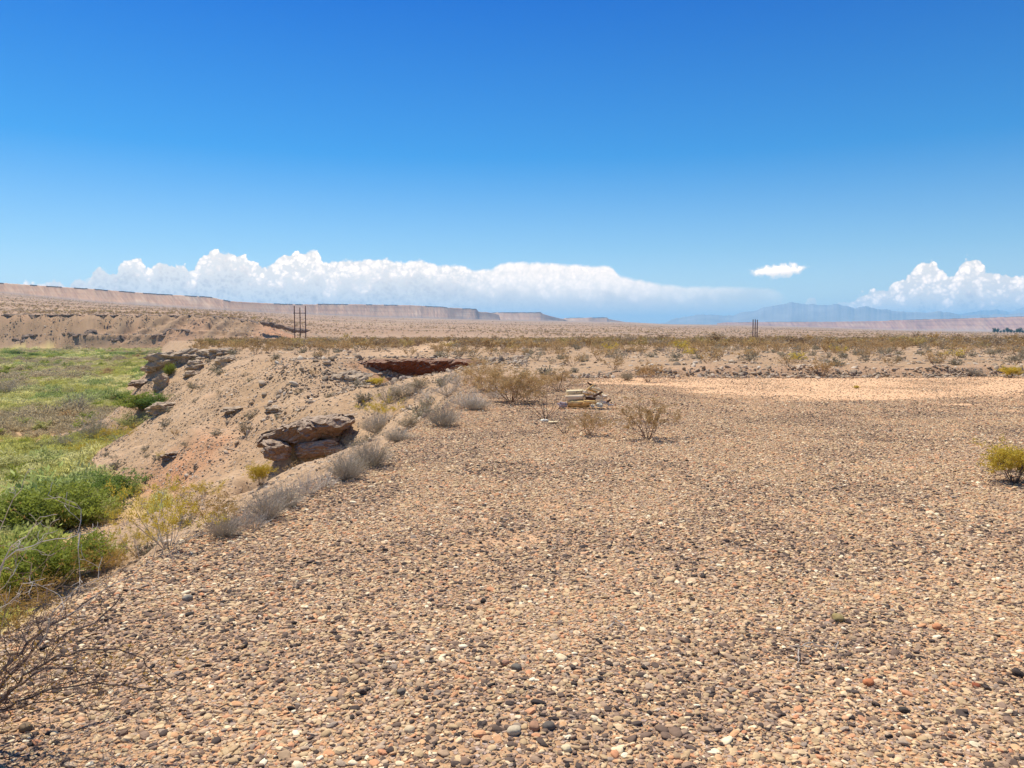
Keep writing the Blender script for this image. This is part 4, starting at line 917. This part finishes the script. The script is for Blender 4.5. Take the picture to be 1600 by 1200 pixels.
LL = {'c': ('creosote_bush', 'olive brown creosote bush on the open scrub flat'), 'd': ('creosote_bush', 'dark brown half bare bush on the open scrub flat'), 'm': ('cushion_shrub', 'low round grey green cushion bush of the desert'),
      'y': ('creosote_bush', 'yellowish green creosote bush on the open scrub flat'), 'g': ('dry_shrub', 'grey leafless dry bush of the desert')}
GR = {'c': 'creosote bushes of the scrub flat', 'd': 'dark half bare bushes of the scrub flat', 'm': 'cushion bushes of the desert', 'y': 'yellowish bushes of the scrub flat', 'g': 'grey dry bushes of the desert'}
LH = {'c': .85, 'd': .64, 'm': .32, 'y': .9, 'g': .49}
def spaced(x, y, r):
    cell = {}; keep = np.zeros(len(x), bool)
    for i in range(len(x)):
        q = r[i]; k = (int(x[i]//4), int(y[i]//4)); ok = True
        for a in (-1, 0, 1):
            for b in (-1, 0, 1):
                for j in cell.get((k[0]+a, k[1]+b), ()):
                    if (x[i]-x[j])**2+(y[i]-y[j])**2 < q*q: ok = False; break
                if not ok: break
            if not ok: break
        if ok: keep[i] = True; cell.setdefault(k, []).append(i)
    return keep
def scrub():
    n = 14000; x, y = fan(n, 33.6, 150, -30, 1630); z, p = height(x, y, True); dens = fbm(x/9, y/9, o=3)
    ok = (p['T']-z < .25) & (p['ed'] < -1) & (rs.rand(n) < .45+1.3*dens) & ~((x < 1) & (x > -16) & (y < 58)) & ~((x < -8) & (y > 57) & (y < 78) & (rs.rand(n) < .8))
    ok &= ~(np.abs(x-(-14+.06*(y-60)+3*np.sin(y/35))) < 2.3)
    x, y, z = x[ok], y[ok], z[ok]; k = spaced(x, y, 1.3+1.1*rs.rand(len(x))); x, y, z = x[k], y[k], z[k]
    o = np.argsort(y); x, y, z = x[o], y[o], z[o]
    kinds = []; hs = []
    for i in range(len(x)):
        f = y[i]; w = rs.rand(); far = min(1, max(0, (f-40)/40))
        kd = 'c' if w < .2+.33*far else 'd' if w < .44+.26*far else 'y' if w < .48+.25*far else 'm' if w < .85 else 'g'
        kinds.append(kd); hs.append({'c': .95, 'd': .72, 'y': 1.0, 'm': .46, 'g': .6}[kd]*rs.uniform(.6, 1.15)*(.8+.3*far))
    return x, y, z, kinds, np.array(hs)
sx, sy, sz, skk, shh = scrub()
NOBJ = 300
rest = []
per = {}
for i in range(len(sx)):
    kd = skk[i]
    if i < NOBJ:
        me = LIGHT[kd][i % 3]; o = link(LL[kd][0], me); h = float(shh[i]); o.location = (sx[i], sy[i], sz[i]-.02); w = h*rs.uniform(.95, 1.4); o.scale = (w, w, h); o.rotation_euler = (0, 0, 6.28*rs.rand())
        tall = h > LH[kd]; tag(o, ('taller ' if tall else 'smaller ')+LL[kd][1], 'bush', ('taller ' if tall else 'smaller ')+GR[kd])
    else: rest.append(i)
print('scrub', len(sx))
# beyond: uncounted
SRC_SC = bpy.data.collections.new('scrub_sources')
def src(coll, me): coll.objects.link(bpy.data.objects.new(me.name+'_source', me))
for i in range(3):
    P = creosote(300+i, 8, 1., .8, 1, r=.02); src(SRC_SC, joined('far_bush', P, TW_BROWN, LF_ATTR2, 170, .075, .06, low=.2))
n = 40000; x, y = fan(n, 60, 560, -30, 1630, 2); z, p = height(x, y, True)
ok = (p['T']-z < .3) & (p['ed'] < -3) & (p['s'] < 0) & (y > 100) & (rs.rand(n) < .4*(.4+1.8*fbm(x/22, y/30, o=3))) & ~(np.abs(x-(-14+.06*(y-60)+3*np.sin(y/35))) < 2.2) & (rs.rand(n) < np.clip((y/330)**1.6, .1, 1))
x, y, z = x[ok], y[ok], z[ok]
n = 26000; u = -30+1660*rs.rand(n); R = 560*(3000/560.)**(rs.rand(n)); a = np.arctan((u-800)/1204); x2, y2 = R*np.sin(a), R*np.cos(a); z2, p2 = height(x2, y2, True); ok = (p2['s'] > 42) & (rs.rand(n) < .5+fbm(x2/200, y2/80, o=3)); x2, y2, z2 = x2[ok], y2[ok], z2[ok]
ri = np.array(rest, int); X = np.concatenate([sx[ri], x, x2]); Y = np.concatenate([sy[ri], y, y2]); Z = np.concatenate([sz[ri], z, z2]); n = len(X)
H = np.concatenate([shh[ri], .8*np.exp(.28*rs.randn(len(x))), 1.0*np.exp(.3*rs.randn(len(x2)))])
pal = np.array([(.42, .29, .13), (.48, .33, .14), (.34, .24, .13), (.44, .35, .23), (.48, .37, .14)]); ti = pal[rs.randint(0, 5, n)]*rs.uniform(.8, 1.2, (n, 1))
ti[len(ri)+len(x):] *= 1.15
w = H*rs.uniform(.9, 1.4, n)
scatter('distant_scrub', np.stack([X, Y, Z], 1), np.stack([0*X, 0*X, 6.28*rs.rand(n)], 1), np.stack([w, w, H], 1), SRC_SC, tint=ti); print('far scrub', n)
# small shrubs dotting the slopes of the spur and gully
n = 700; x, y = fan(n, 22, 85, 60, 720); z, p = height(x, y, True); ok = (p['T']-z > .25) & (z > -7.3) & (rs.rand(n) < .6+fbm(x/6, y/6, o=2)); x, y, z = x[ok], y[ok], z[ok]; k = spaced(x, y, np.full(len(x), 1.7)); x, y, z = x[k], y[k], z[k]
for i in range(min(len(x), 110)):
    kd = 'mgdmmc'[i % 6]; o = link({'m': 'cushion_shrub', 'g': 'dry_shrub', 'd': 'desert_shrub', 'c': 'desert_shrub'}[kd], LIGHT[kd][i % 3]); h = rs.uniform(.22, .55); o.location = (x[i], y[i], z[i]-.03); o.scale = (h*1.2, h*1.2, h); o.rotation_euler = (0, 0, i*1.1)
    tag(o, {'m': 'small grey green cushion bush dotting the slope of the spur', 'g': 'small dry grey bush dotting the slope of the spur', 'd': 'small brown bush dotting the slope of the spur', 'c': 'small olive bush dotting the slope of the spur'}[kd], 'bush',
        {'m': 'cushion bushes on the spur slope', 'g': 'dry bushes on the spur slope', 'd': 'brown bushes on the spur slope', 'c': 'olive bushes on the spur slope'}[kd])
# meadow on the valley floor
SRC_MD = bpy.data.collections.new('meadow_sources')
for i in range(3):
    P = brush(400+i, 26, .8, 0, .012, 1.5); V, Fq = P.leafs(420, .04, .09, 2.2, upright=1.2); src(SRC_MD, mesh_np('meadow_tuft', V, Fq, [LF_ATTR], smooth=False))
n = 90000; x, y = fan(n, 24, 480, -30, 330, 2); z, p = height(x, y, True)
ok = (z < -7.2) & (p['ed'] > 1.5) & (p['s'] < 3) & ~(((x+46)**2/40+(y-72)**2/60 < 1.) & (rs.rand(n) < .9)) & ~(((x+18.5+.45*(y-34))**2 < 6) & (y < 44))
g1 = fbm(x/18+3, y/34, o=4); g2 = fbm(x/45-5, y/60+9, o=3); ok &= rs.rand(n) < .85-.5*np.clip(g1-g2-.4, 0, 1)
x, y, z, g1, g2 = x[ok], y[ok], z[ok], g1[ok], g2[ok]; n = len(x); gg = fbm(x/7, y/12, o=3)
cA, cB, cC, cD = (np.array(c) for c in ((.48, .46, .13), (.70, .65, .32), (.46, .36, .23), (.22, .31, .06)))
ti = cA+(cB-cA)*sst(g1+.4*gg, -.25, .4)[:, None]; ti = ti+(cC-ti)*(sst(g2+.5*gg, .05, .45)*.85)[:, None]; ti = ti+(cD-ti)*(sst(gg-g2, .45, .8)*.7)[:, None]; ti = ti*rs.uniform(.88, 1.36, (n, 1))
h = .34*np.exp(.35*rs.randn(n))*(1+.8*sst(gg, .1, .6))*(1+y/350); w = h*rs.uniform(1.1, 1.9, n)
scatter('meadow', np.stack([x, y, z-.05], 1), np.stack([0*x, 0*x, 6.28*rs.rand(n)], 1), np.stack([w, w, h], 1), SRC_MD, tint=ti); print('meadow', n)
# countable bushes among the meadow
n = 500; x, y = fan(n, 40, 420, -20, 262, 2); z, p = height(x, y, True); ok = (z < -7.4) & (p['ed'] > 4) & (p['s'] < -2); x, y, z = x[ok], y[ok], z[ok]; k = spaced(x, y, 1.5+y/22.); x, y, z = x[k], y[k], z[k]
LV = {}
P = brush(501, 22, .9, 1, .011, 1.1); LV['green'] = joined('valley_bush', P, TW_BROWN, LF_GREEN, 700, .045, .06, elong=2., upright=.6)
P = brush(502, 22, .9, 1, .011, 1.1); LV['olive'] = joined('valley_bush', P, TW_BROWN, LF_OLIVE, 600, .045, .06, elong=1.6)
P = brush(503, 34, .8, 1, .011, 1.6); V, Fq = P.tubes(3); LV['grey'] = mesh_np('valley_brush', V, Fq, [TW_GREY], smooth=False)
P = brush(504, 22, .8, 1, .011, 1.4); LV['pale'] = joined('valley_bush', P, TW_BROWN, LF_YGREEN, 650, .045, .06, elong=1.8)
for i in range(min(len(x), 130)):
    kd = ['green', 'grey', 'olive', 'pale', 'grey', 'green', 'pale'][i % 7]; o = link('valley_shrub', LV[kd]); h = rs.uniform(.5, 1.15)*(1+y[i]/400); o.location = (x[i], y[i], z[i]-.05); o.scale = (h*1.1, h*1.1, h); o.rotation_euler = (0, 0, i*1.3)
    tag(o, {'green': 'fresh green bush scattered over the valley meadow', 'grey': 'leafless grey bush scattered over the valley meadow', 'olive': 'brown olive bush scattered over the valley meadow', 'pale': 'pale green bush scattered over the valley meadow'}[kd],
        'bush', {'green': 'green bushes of the valley meadow', 'grey': 'leafless bushes of the valley meadow', 'olive': 'olive bushes of the valley meadow', 'pale': 'pale bushes of the valley meadow'}[kd])

# ------------------------------------------------------------------ the branching bush at bottom left
def near_bush():
    root = np.array(wpt(-70, 1110, 3.35)); root[2] = hz(root[0], root[1])
    e = empty('creosote_bush', tuple(root), label='large sprawling half dead bush reaching in with bare forked branches at the bottom left corner', cat='bush')
    def limb(name, lines, m, seed, lev=1, kids=1, kl=.32, lf=None):
        P = Plant(seed)
        for pts, r in lines:
            Q = [root*1.0 if q is None else W3(*q) for q in pts]
            # smooth polyline with small kinks
            Q = np.array(Q); L = np.concatenate([[0], np.cumsum(np.linalg.norm(np.diff(Q, axis=0), axis=1))]); n = max(5, int(L[-1]/.05)); t = np.linspace(0, L[-1], n)
            C = np.stack([np.interp(t, L, Q[:, i]) for i in range(3)], 1); C[1:-1] += .007*P.r.randn(n-2, 3)
            for i in range(n-1):
                ra, rb = r*(1-.75*i/(n-1)), r*(1-.75*(i+1)/(n-1)); P.segs.append((C[i]-root, C[i+1]-root, ra, rb))
                if i > n*.25:
                    for _ in range(kids):
                        if P.r.rand() < .55:
                            d = unit(C[i+1]-C[i]); ax = unit(np.cross(d, P.r.randn(3))); a = P.r.uniform(.5, 1.2)
                            P.grow(C[i+1]-root, d*math.cos(a)+ax*math.sin(a), P.r.uniform(.06, .2)*(kl/.32), rb*.5, lev, 4, .05, .28, 1, .5, (.5, 1.2))
            P.tips.append((C[-1]-root, unit(C[-1]-C[-2])))
        V, Fq = P.tubes(4, .0011); link(name, mesh_np(name, V, Fq, [m], smooth=False), e)
        if lf: 
            n, sz, mm = lf; V, Fq = P.leafs(n, sz, .02, 1.3); link('foliage', mesh_np('foliage', V, Fq, [mm], smooth=False), e)
        return P
    limb('dark_branch', [([None, (0, 1052, 3.4), (45, 1000, 3.5), (105, 962, 3.6), (148, 932, 3.7)], .012)], TW_DARK, 31, 1, 1)
    limb('dark_branch', [([None, (10, 1062, 3.3), (60, 1010, 3.35), (120, 985, 3.4), (170, 958, 3.5), (190, 930, 3.5)], .010)], TW_DARK, 32, 1, 1)
    limb('dark_branch', [([None, (0, 1092, 3.2), (70, 1035, 3.2), (130, 1013, 3.2), (180, 1015, 3.25), (225, 1030, 3.3), (262, 1068, 3.3)], .008)], TW_DARK, 33, 1, 1)
    limb('dark_branch', [([None, (20, 1100, 3.1), (90, 1072, 3.1), (170, 1070, 3.15), (250, 1078, 3.2), (296, 1072, 3.2)], .007)], TW_DARK, 34, 1, 1)
    limb('dark_branch', [([None, (10, 1082, 3.1), (60, 1050, 3.1), (110, 1042, 3.1), (150, 1055, 3.1)], .009), ([None, (0, 1112, 3.05), (60, 1098, 3.1), (130, 1090, 3.1)], .007)], TW_DARK, 35, 1, 2)
    limb('pale_branch', [([None, (-10, 980, 3.3), (0, 884, 3.3), (32, 856, 3.35), (75, 846, 3.4), (102, 838, 3.4), (125, 832, 3.45), (129, 806, 3.5), (118, 786, 3.5)], .0055)], TW_PALE, 36, 1, 1, .26)
    limb('pale_branch', [([(-10, 980, 3.3), (0, 884, 3.3), (22, 848, 3.3), (50, 828, 3.3), (58, 816, 3.3)], .0045), ([(125, 832, 3.45), (120, 862, 3.4), (128, 905, 3.4), (124, 922, 3.4)], .0028)], TW_PALE, 37, 1, 1, .2)
    limb('pale_branch', [([None, (-12, 850, 3.1), (2, 806, 3.1), (22, 780, 3.1), (34, 758, 3.1), (38, 748, 3.1)], .0045), ([None, (-10, 960, 3.2), (20, 935, 3.2), (38, 912, 3.2), (60, 905, 3.2), (85, 925, 3.2)], .004)], TW_PALE, 38, 1, 1, .2)
    limb('pale_branch', [([(60, 1010, 3.35), (80, 970, 3.35), (110, 930, 3.4), (150, 905, 3.4), (160, 870, 3.5)], .004), ([(105, 962, 3.6), (148, 932, 3.7), (200, 905, 3.8), (245, 868, 3.9), (250, 800, 4.0)], .0035)], TW_GREY, 39, 1, 1, .22)
    limb('twiglets', [([None, (20, 1040, 3.2), (50, 980, 3.3), (60, 930, 3.4), (50, 880, 3.5)], .004), ([None, (40, 1020, 3.3), (90, 960, 3.5), (150, 900, 3.8), (175, 870, 3.9)], .004), ([None, (0, 1000, 3.3), (10, 940, 3.4), (20, 890, 3.5)], .004),
                      ([None, (30, 1070, 3.2), (80, 1050, 3.2), (120, 1060, 3.2)], .004), ([None, (30, 1085, 3.1), (90, 1060, 3.1), (190, 1045, 3.2), (230, 1050, 3.2)], .004)], TW_BROWN, 40, 1, 2, .5, (1500, .005, LF_ORANGE))
near_bush()

# ------------------------------------------------------------------ pole frames, stake, cabinet, trees
m_, t_, b_ = mat('rusty_pole'); t_.l.new(t_.ramp(t_.noise(geo_pos(t_), .6, 4), [(.3, (.10, .052, .04)), (.7, (.18, .09, .065))]), b_.inputs['Base Color']); M_POLE = m_
def pole_mesh(h, r0, r1):
    n = 10; V = []; 
    for z, r in ((-.5, r0), (h*.5, (r0+r1)/2), (h-.15, r1), (h, r1*.7)):
        for k in range(n): a = 6.2832*k/n; V.append((r*math.cos(a), r*math.sin(a), z))
    Fq = [(j*n+k, j*n+(k+1) % n, (j+1)*n+(k+1) % n, (j+1)*n+k) for j in range(3) for k in range(n)]
    me = bpy.data.meshes.new('pole'); me.from_pydata(V, [], Fq+[tuple(range(3*n, 4*n))]); me.materials.append(M_POLE); return me
def box_mesh(name, a, b, m, bev=.0):
    import bmesh
    bm = bmesh.new(); bmesh.ops.create_cube(bm, size=1)
    for v in bm.verts: v.co = Vector([(a[i]+b[i])/2+v.co[i]*(b[i]-a[i]) for i in range(3)])
    if bev: bmesh.ops.bevel(bm, geom=bm.edges[:], offset=bev, segments=2, affect='EDGES')
    me = bpy.data.meshes.new(name); bm.to_mesh(me); bm.free(); me.materials.append(m); return me
def frame(us, vt, vf, d, label, bar=None, dy=0.):
    c = np.array(wpt(us[1], vf, d)); zg = hz(c[0], c[1]); e = empty('pole_frame', (c[0], c[1], zg), label=label, cat='utility poles')
    for u, v in zip(us, vt):
        x, y, zt = wpt(u, v, d); h = zt-zg; o = link('pole', pole_mesh(h, .24*d/330, .2*d/330), e); o.location = (x-c[0], y-c[1]+dy*(u-us[1]), 0)
    if bar:
        x0, _, zb = wpt(us[0], bar, d); x1 = wpt(us[2], bar, d)[0]; link('crossarm', box_mesh('crossarm', (x0-c[0]-.1, -.42, zb-zg-.17), (x1-c[0]+.1, -.22, zb-zg+.17), M_POLE, .02), e)
        for u in us:
            x = wpt(u, bar, d)[0]-c[0]; link('bracket', box_mesh('bracket', (x-.3, -.5, zb-zg-.24), (x+.3, -.43, zb-zg+.24), M_POLE), e)
frame((459.8, 468.5, 477.0), (478, 480.5, 478), 532, 400, 'rusty brown three pole frame with a crossbar rising before the mesa on the left', 489.3)
frame((1176.8, 1180.2, 1183.4), (499, 499, 499.5), 533, 640, 'three close brown poles without crossbar before the blue mountains on the right')
M_WHITE = stone_shade('white_plastic', (.86, .84, .80)); M_WHITE2 = stone_shade('white_paint', (.75, .73, .62))
x, y, z, d = pick(1198.5, 548); o = link('marker_stake', box_mesh('marker_stake', (-.05, -.03, -.1), (.05, .03, 9*d/1202), M_WHITE2, .008)); o.location = (x, y, z); o.rotation_euler = (0, .09, .3); tag(o, 'thin white marker stake leaning among the scrub right of the three poles', 'stake')
x, y, z, d = pick(563, 532.5); d0 = d/1202; M_RUST = stone_shade('rusty_steel', (.13, .065, .04)); e = empty('rusty_tank', (x, y, z), label='small dark rusty box standing in the scrub right of the left pole frame', cat='tank')
link('body', box_mesh('body', (-4*d0, -1, .25), (4*d0, 1, 4.3*d0), M_RUST, .06), e); link('rim', box_mesh('rim', (-4.2*d0, -1.1, 4.3*d0), (4.2*d0, 1.1, 4.3*d0+.12), M_RUST, .02), e)
for sx_ in (-1, 1): link('skid', box_mesh('skid', (sx_*3*d0-.12, -1.05, -.1), (sx_*3*d0+.12, 1.05, .25), M_RUST, .02), e)
P = brush(601, 26, 1., 1, .01, .7); FT = [P.tubes(3), P.leafs(1500, .05, .06, 1.5)]
m_, t_, b_ = mat('distant_tree_leaf'); t_.l.new(t_.ramp(t_.noise(geo_pos(t_), .2, 4), [(.3, (.035, .07, .04)), (.7, (.07, .12, .06))]), b_.inputs['Base Color'])
mt, ml = mesh_np('trunk', *FT[0], [TW_BROWN], smooth=False), mesh_np('crown', *FT[1], [m_], smooth=False)
for i, u in enumerate((1553, 1558, 1563, 1568.5, 1574, 1579, 1584, 1588.5, 1593, 1598, 1603)):
    R = 2450+30*math.sin(i*2.); a = math.atan((u-800)/1204); x, y = R*math.sin(a), R*math.cos(a); e = empty('distant_tree', (x, y, hz(x, y)-.5), i, label='dark green tree in the far row at the right edge under the lilac mesa', cat='tree', group='far row of trees'); h = (8+3*math.sin(i*1.7+1)); e.scale = (h*.95, h*.95, h)
    link('trunk', mt, e); link('crown', ml, e)

# ------------------------------------------------------------------ log pile and litter
def woodmat(name, c1, c2):
    m, t, b = mat(name); tc = t.new('ShaderNodeTexCoord'); mp = t.new('ShaderNodeMapping'); mp.inputs['Scale'].default_value = (2, 26, 26); t.l.new(tc.outputs['Object'], mp.inputs[0])
    n = t.noise(mp.outputs[0], 1.2, 5, .65); n2 = t.noise(tc.outputs['Object'], 9, 4)
    c = t.mix(t.rng(n, .35, .65), c1, c2); c = t.mix(t.rng(n2, .52, .7), c, [k*.5 for k in c2]); t.l.new(c, b.inputs['Base Color']); bump(t, b, n, .012); return m
W_CREAM = woodmat('cream_wood', (.90, .76, .46), (.76, .58, .32)); W_BUFF = woodmat('grey_buff_wood', (.90, .74, .52), (.68, .48, .28)); W_OCHRE = woodmat('ochre_wood', (.86, .60, .26), (.60, .36, .12)); W_DARK = woodmat('dark_wood', (.17, .09, .05), (.08, .045, .03))
W_PALE = woodmat('pale_wood', (.90, .80, .64), (.70, .56, .42))
def log_mesh(L, r, m, seed, bark=None, n=14):
    R = np.random.RandomState(seed); k = 11; V = []; pr = 1+.10*R.randn(n); 
    for i in range(k):
        x = -L/2+L*i/(k-1); e = (.93 if i in (0, k-1) else 1)
        for j in range(n):
            a = 6.2832*j/n; q = r*e*pr[j]*(1+.035*R.randn()); V.append((x+(.01*R.randn() if i in (0, k-1) else 0), q*math.cos(a), q*.9*math.sin(a)))
    Fq = [(i*n+j, i*n+(j+1) % n, (i+1)*n+(j+1) % n, (i+1)*n+j) for i in range(k-1) for j in range(n)]
    me = bpy.data.meshes.new('log'); me.from_pydata(V, [], Fq+[tuple(range(n))[::-1], tuple(range((k-1)*n, k*n))]); me.materials.append(m); me.polygons.foreach_set('use_smooth', [True]*len(Fq)+[False]*2); return me
D0 = pick(905, 638)[1]; PX = D0/1202*1.06
zg = hz(W3(905, 638, D0)[0], D0)
def lay(name, me, u, v, dy=0., rot=(0, 0, 0), label='', cat='log'):
    p = W3(u, v, D0+dy); o = link(name, me); o.location = (p[0], p[1], max(p[2], zg+.02)); o.rotation_euler = rot; return tag(o, label, cat)
lay('log', log_mesh(27*PX, 4.2*PX, W_CREAM, 1), 899, 612.8, .10, (0, -.02, .06), 'cream coloured top log of the pile')
lay('log', log_mesh(29*PX, 4.6*PX, W_BUFF, 2), 898.5, 621.2, .0, (1.4, -.03, .04), 'grey buff middle log with a dark knot in the pile')
lay('log', log_mesh(32*PX, 5.6*PX, W_OCHRE, 3), 904.5, 631.5, -.05, (2.6, 0, -.03), 'thick ochre stained bottom log of the pile')
lay('log', log_mesh(30*PX, 5.0*PX, W_DARK, 4), 900, 622, .32, (0, .02, .1), 'dark log lying behind the other logs of the pile')
lay('log', log_mesh(26*PX, 4.6*PX, W_BUFF, 14), 903, 631, .3, (.4, .02, -.1), 'grey log hidden low at the back of the pile')
R5 = np.random.RandomState(5)
sp_ = [(921, 608, 22, 2.2, W_CREAM, .45, -.5), (928, 611, 20, 1.9, W_OCHRE, .2, .35), (935, 614, 18, 1.8, W_CREAM, -.5, .25), (925, 617, 24, 2.2, W_OCHRE, .1, .15), (917, 615, 16, 1.8, W_PALE, .6, .4), (931, 620, 22, 2.4, W_PALE, -.1, .1),
       (938, 624, 14, 2.6, W_PALE, .3, -.12), (926, 624, 20, 2.2, W_DARK, .2, .2), (941, 629, 14, 2.5, W_PALE, -.3, .1), (934, 616, 18, 2.0, W_DARK, .7, -.3), (944, 620, 12, 3.2, W_BUFF, .9, .1), (948, 630, 9, 2.2, W_PALE, .4, .2), (921, 628, 18, 2.6, W_OCHRE, .1, .05), (951, 626, 7, 1.8, W_DARK, .2, -.5), (954, 633, 8, 1.6, W_PALE, .2, .0), (922, 605, 15, 1.3, W_OCHRE, .5, -.55), (932, 608, 15, 1.5, W_CREAM, .3, .3)]
slb = ['cream split piece at the top of the heap beside the logs', 'ochre split piece sloping right at the top of the heap', 'cream split piece at the upper right of the heap', 'ochre piece lying flat across the upper heap', 'pale stick tucked between log ends and heap', 'pale flat piece in the middle of the heap',
       'short pale piece at the right middle of the heap', 'dark burnt piece in the middle of the heap', 'pale piece low on the right of the heap', 'dark stick poking through the upper heap', 'thick buff stub at the right shoulder of the heap', 'small pale chunk at the right foot of the heap', 'ochre piece next to the bottom log', 'black stub at the right tip of the heap', 'pale chip on the ground right of the heap', 'thin ochre stick leaning up left of the peak', 'thin ochre stick leaning down right of the peak']
for i, (u, v, L, r, m, rz, ry) in enumerate(sp_): lay('split_wood', log_mesh(L*PX, r*PX, m, 20+i, n=6), u, v, -.02-.012*i if i > 8 else .1-.01*i, (R5.rand()*3, ry, rz), slb[i], 'firewood')
def shard(name, pts, th, m):
    P = np.array(pts, float); n = len(P); V = np.concatenate([P, P+np.array([0, th, 0])]); 
    me = bpy.data.meshes.new(name); me.from_pydata(V.tolist(), [], [tuple(range(n))[::-1], tuple(range(n, 2*n))]+[(i, (i+1) % n, n+(i+1) % n, n+i) for i in range(n)]); me.materials.append(m); return me
lay('bark_piece', shard('bark_piece', [(-.01, 0, .05), (0, 0, .09), (.05, .02, .055), (.10, .03, .03), (.20, .05, .0), (.13, .04, .0), (.09, .02, -.03), (.04, 0, .015)], .02, W_DARK), 918, 602, .1, (0, 0, 0), 'dark triangular bark piece sticking up at the peak of the heap', 'bark')
lay('white_scrap', rock_mesh('white_scrap', 61, (5.5*PX, 3.5*PX, 3.2*PX), M_WHITE, 3, .35, 2.2), 936.5, 633, -.12, (.2, .3, .2), 'crumpled white plastic scrap at the right foot of the log pile', 'scrap')
lay('white_scrap', rock_mesh('white_scrap', 62, (3*PX, 2.4*PX, 2*PX), M_WHITE, 3, .35, 2.2), 926, 634, -.12, (.2, -.3, .9), 'small white scrap between the bottom log and the larger scrap', 'scrap')
M_LILAC = stone_shade('lilac_cloth', (.46, .42, .50)); lay('crumpled_bag', rock_mesh('crumpled_bag', 63, (7*PX, 4.5*PX, 4*PX), M_LILAC, 4, .4, 2.), 879, 632, -.1, (0, .1, .2), 'crumpled lilac grey bag at the left end of the log pile', 'bag')
x, y, z, d = pick(851, 658.5); o = link('white_scrap', rock_mesh('white_scrap', 64, (4.4*PX, 3*PX, 1.4*PX), M_WHITE, 3, .2, 3)); o.location = (x, y, z+.02); tag(o, 'flat white scrap on the gravel under the leafless bush', 'scrap')
x, y, z, d = pick(864, 662); o = link('tan_board', box_mesh('tan_board', (-6*PX, -.05, 0), (6*PX, .05, .035), W_CREAM, .006)); o.location = (x, y, z+.01); o.rotation_euler = (.05, -.03, -.1); tag(o, 'short tan board on the gravel right of the flat white scrap', 'board')
def ground_twig(pts, r, lb, seed, m=TW_DARK):
    P = Plant(seed); Q = []
    for u, v, hh in pts: x, y, z, d = pick(u, v); Q.append(np.array([x, y, z+hh]))
    for a, b in zip(Q[:-1], Q[1:]):
        k = 4
        for i in range(k):
            p, q = a+(b-a)*i/k, a+(b-a)*(i+1)/k; w = .004*P.r.randn(3); P.segs.append((p-Q[0] if i == 0 else P.segs[-1][1], q-Q[0]+w, r, r*.85))
            if P.r.rand() < .3: P.grow(q-Q[0], unit(b-a)+.9*P.r.randn(3)*[1, 1, .3], .07, r*.6, 0, 3, 0, .2)
    V, Fq = P.tubes(5); o = link('fallen_twig', mesh_np('fallen_twig', V, Fq, [m], smooth=False)); o.location = Q[0]; tag(o, lb, 'twig')
ground_twig([(1246, 1040, .01), (1248, 1018, .03), (1262, 1014, .03), (1290, 1016, .02), (1320, 1022, .01)], .003, 'bent grey twig lying on the right half of the gravel', 1, TW_GREY)
ground_twig([(992, 1108, .01), (994, 1092, .03), (985, 1082, .02)], .003, 'short hooked dark twig near the bottom middle', 2)
ground_twig([(948, 985, .01), (966, 976, .02), (986, 970, .01)], .003, 'thin straight pale twig in the middle of the gravel', 3, TW_PALE)
ground_twig([(1540, 938, .01), (1565, 946, .03), (1590, 952, .02), (1615, 958, .01)], .004, 'forked dark twig at the right edge', 4)
ground_twig([(1232, 770, .01), (1238, 790, .05), (1262, 800, .02), (1290, 806, .01)], .004, 'bent twig on the far right part of the gravel', 5)
ground_twig([(330, 1107, .01), (360, 1112, .02), (395, 1110, .01), (412, 1114, .01)], .003, 'thin brown twig right of the stone under the bare branches', 6)
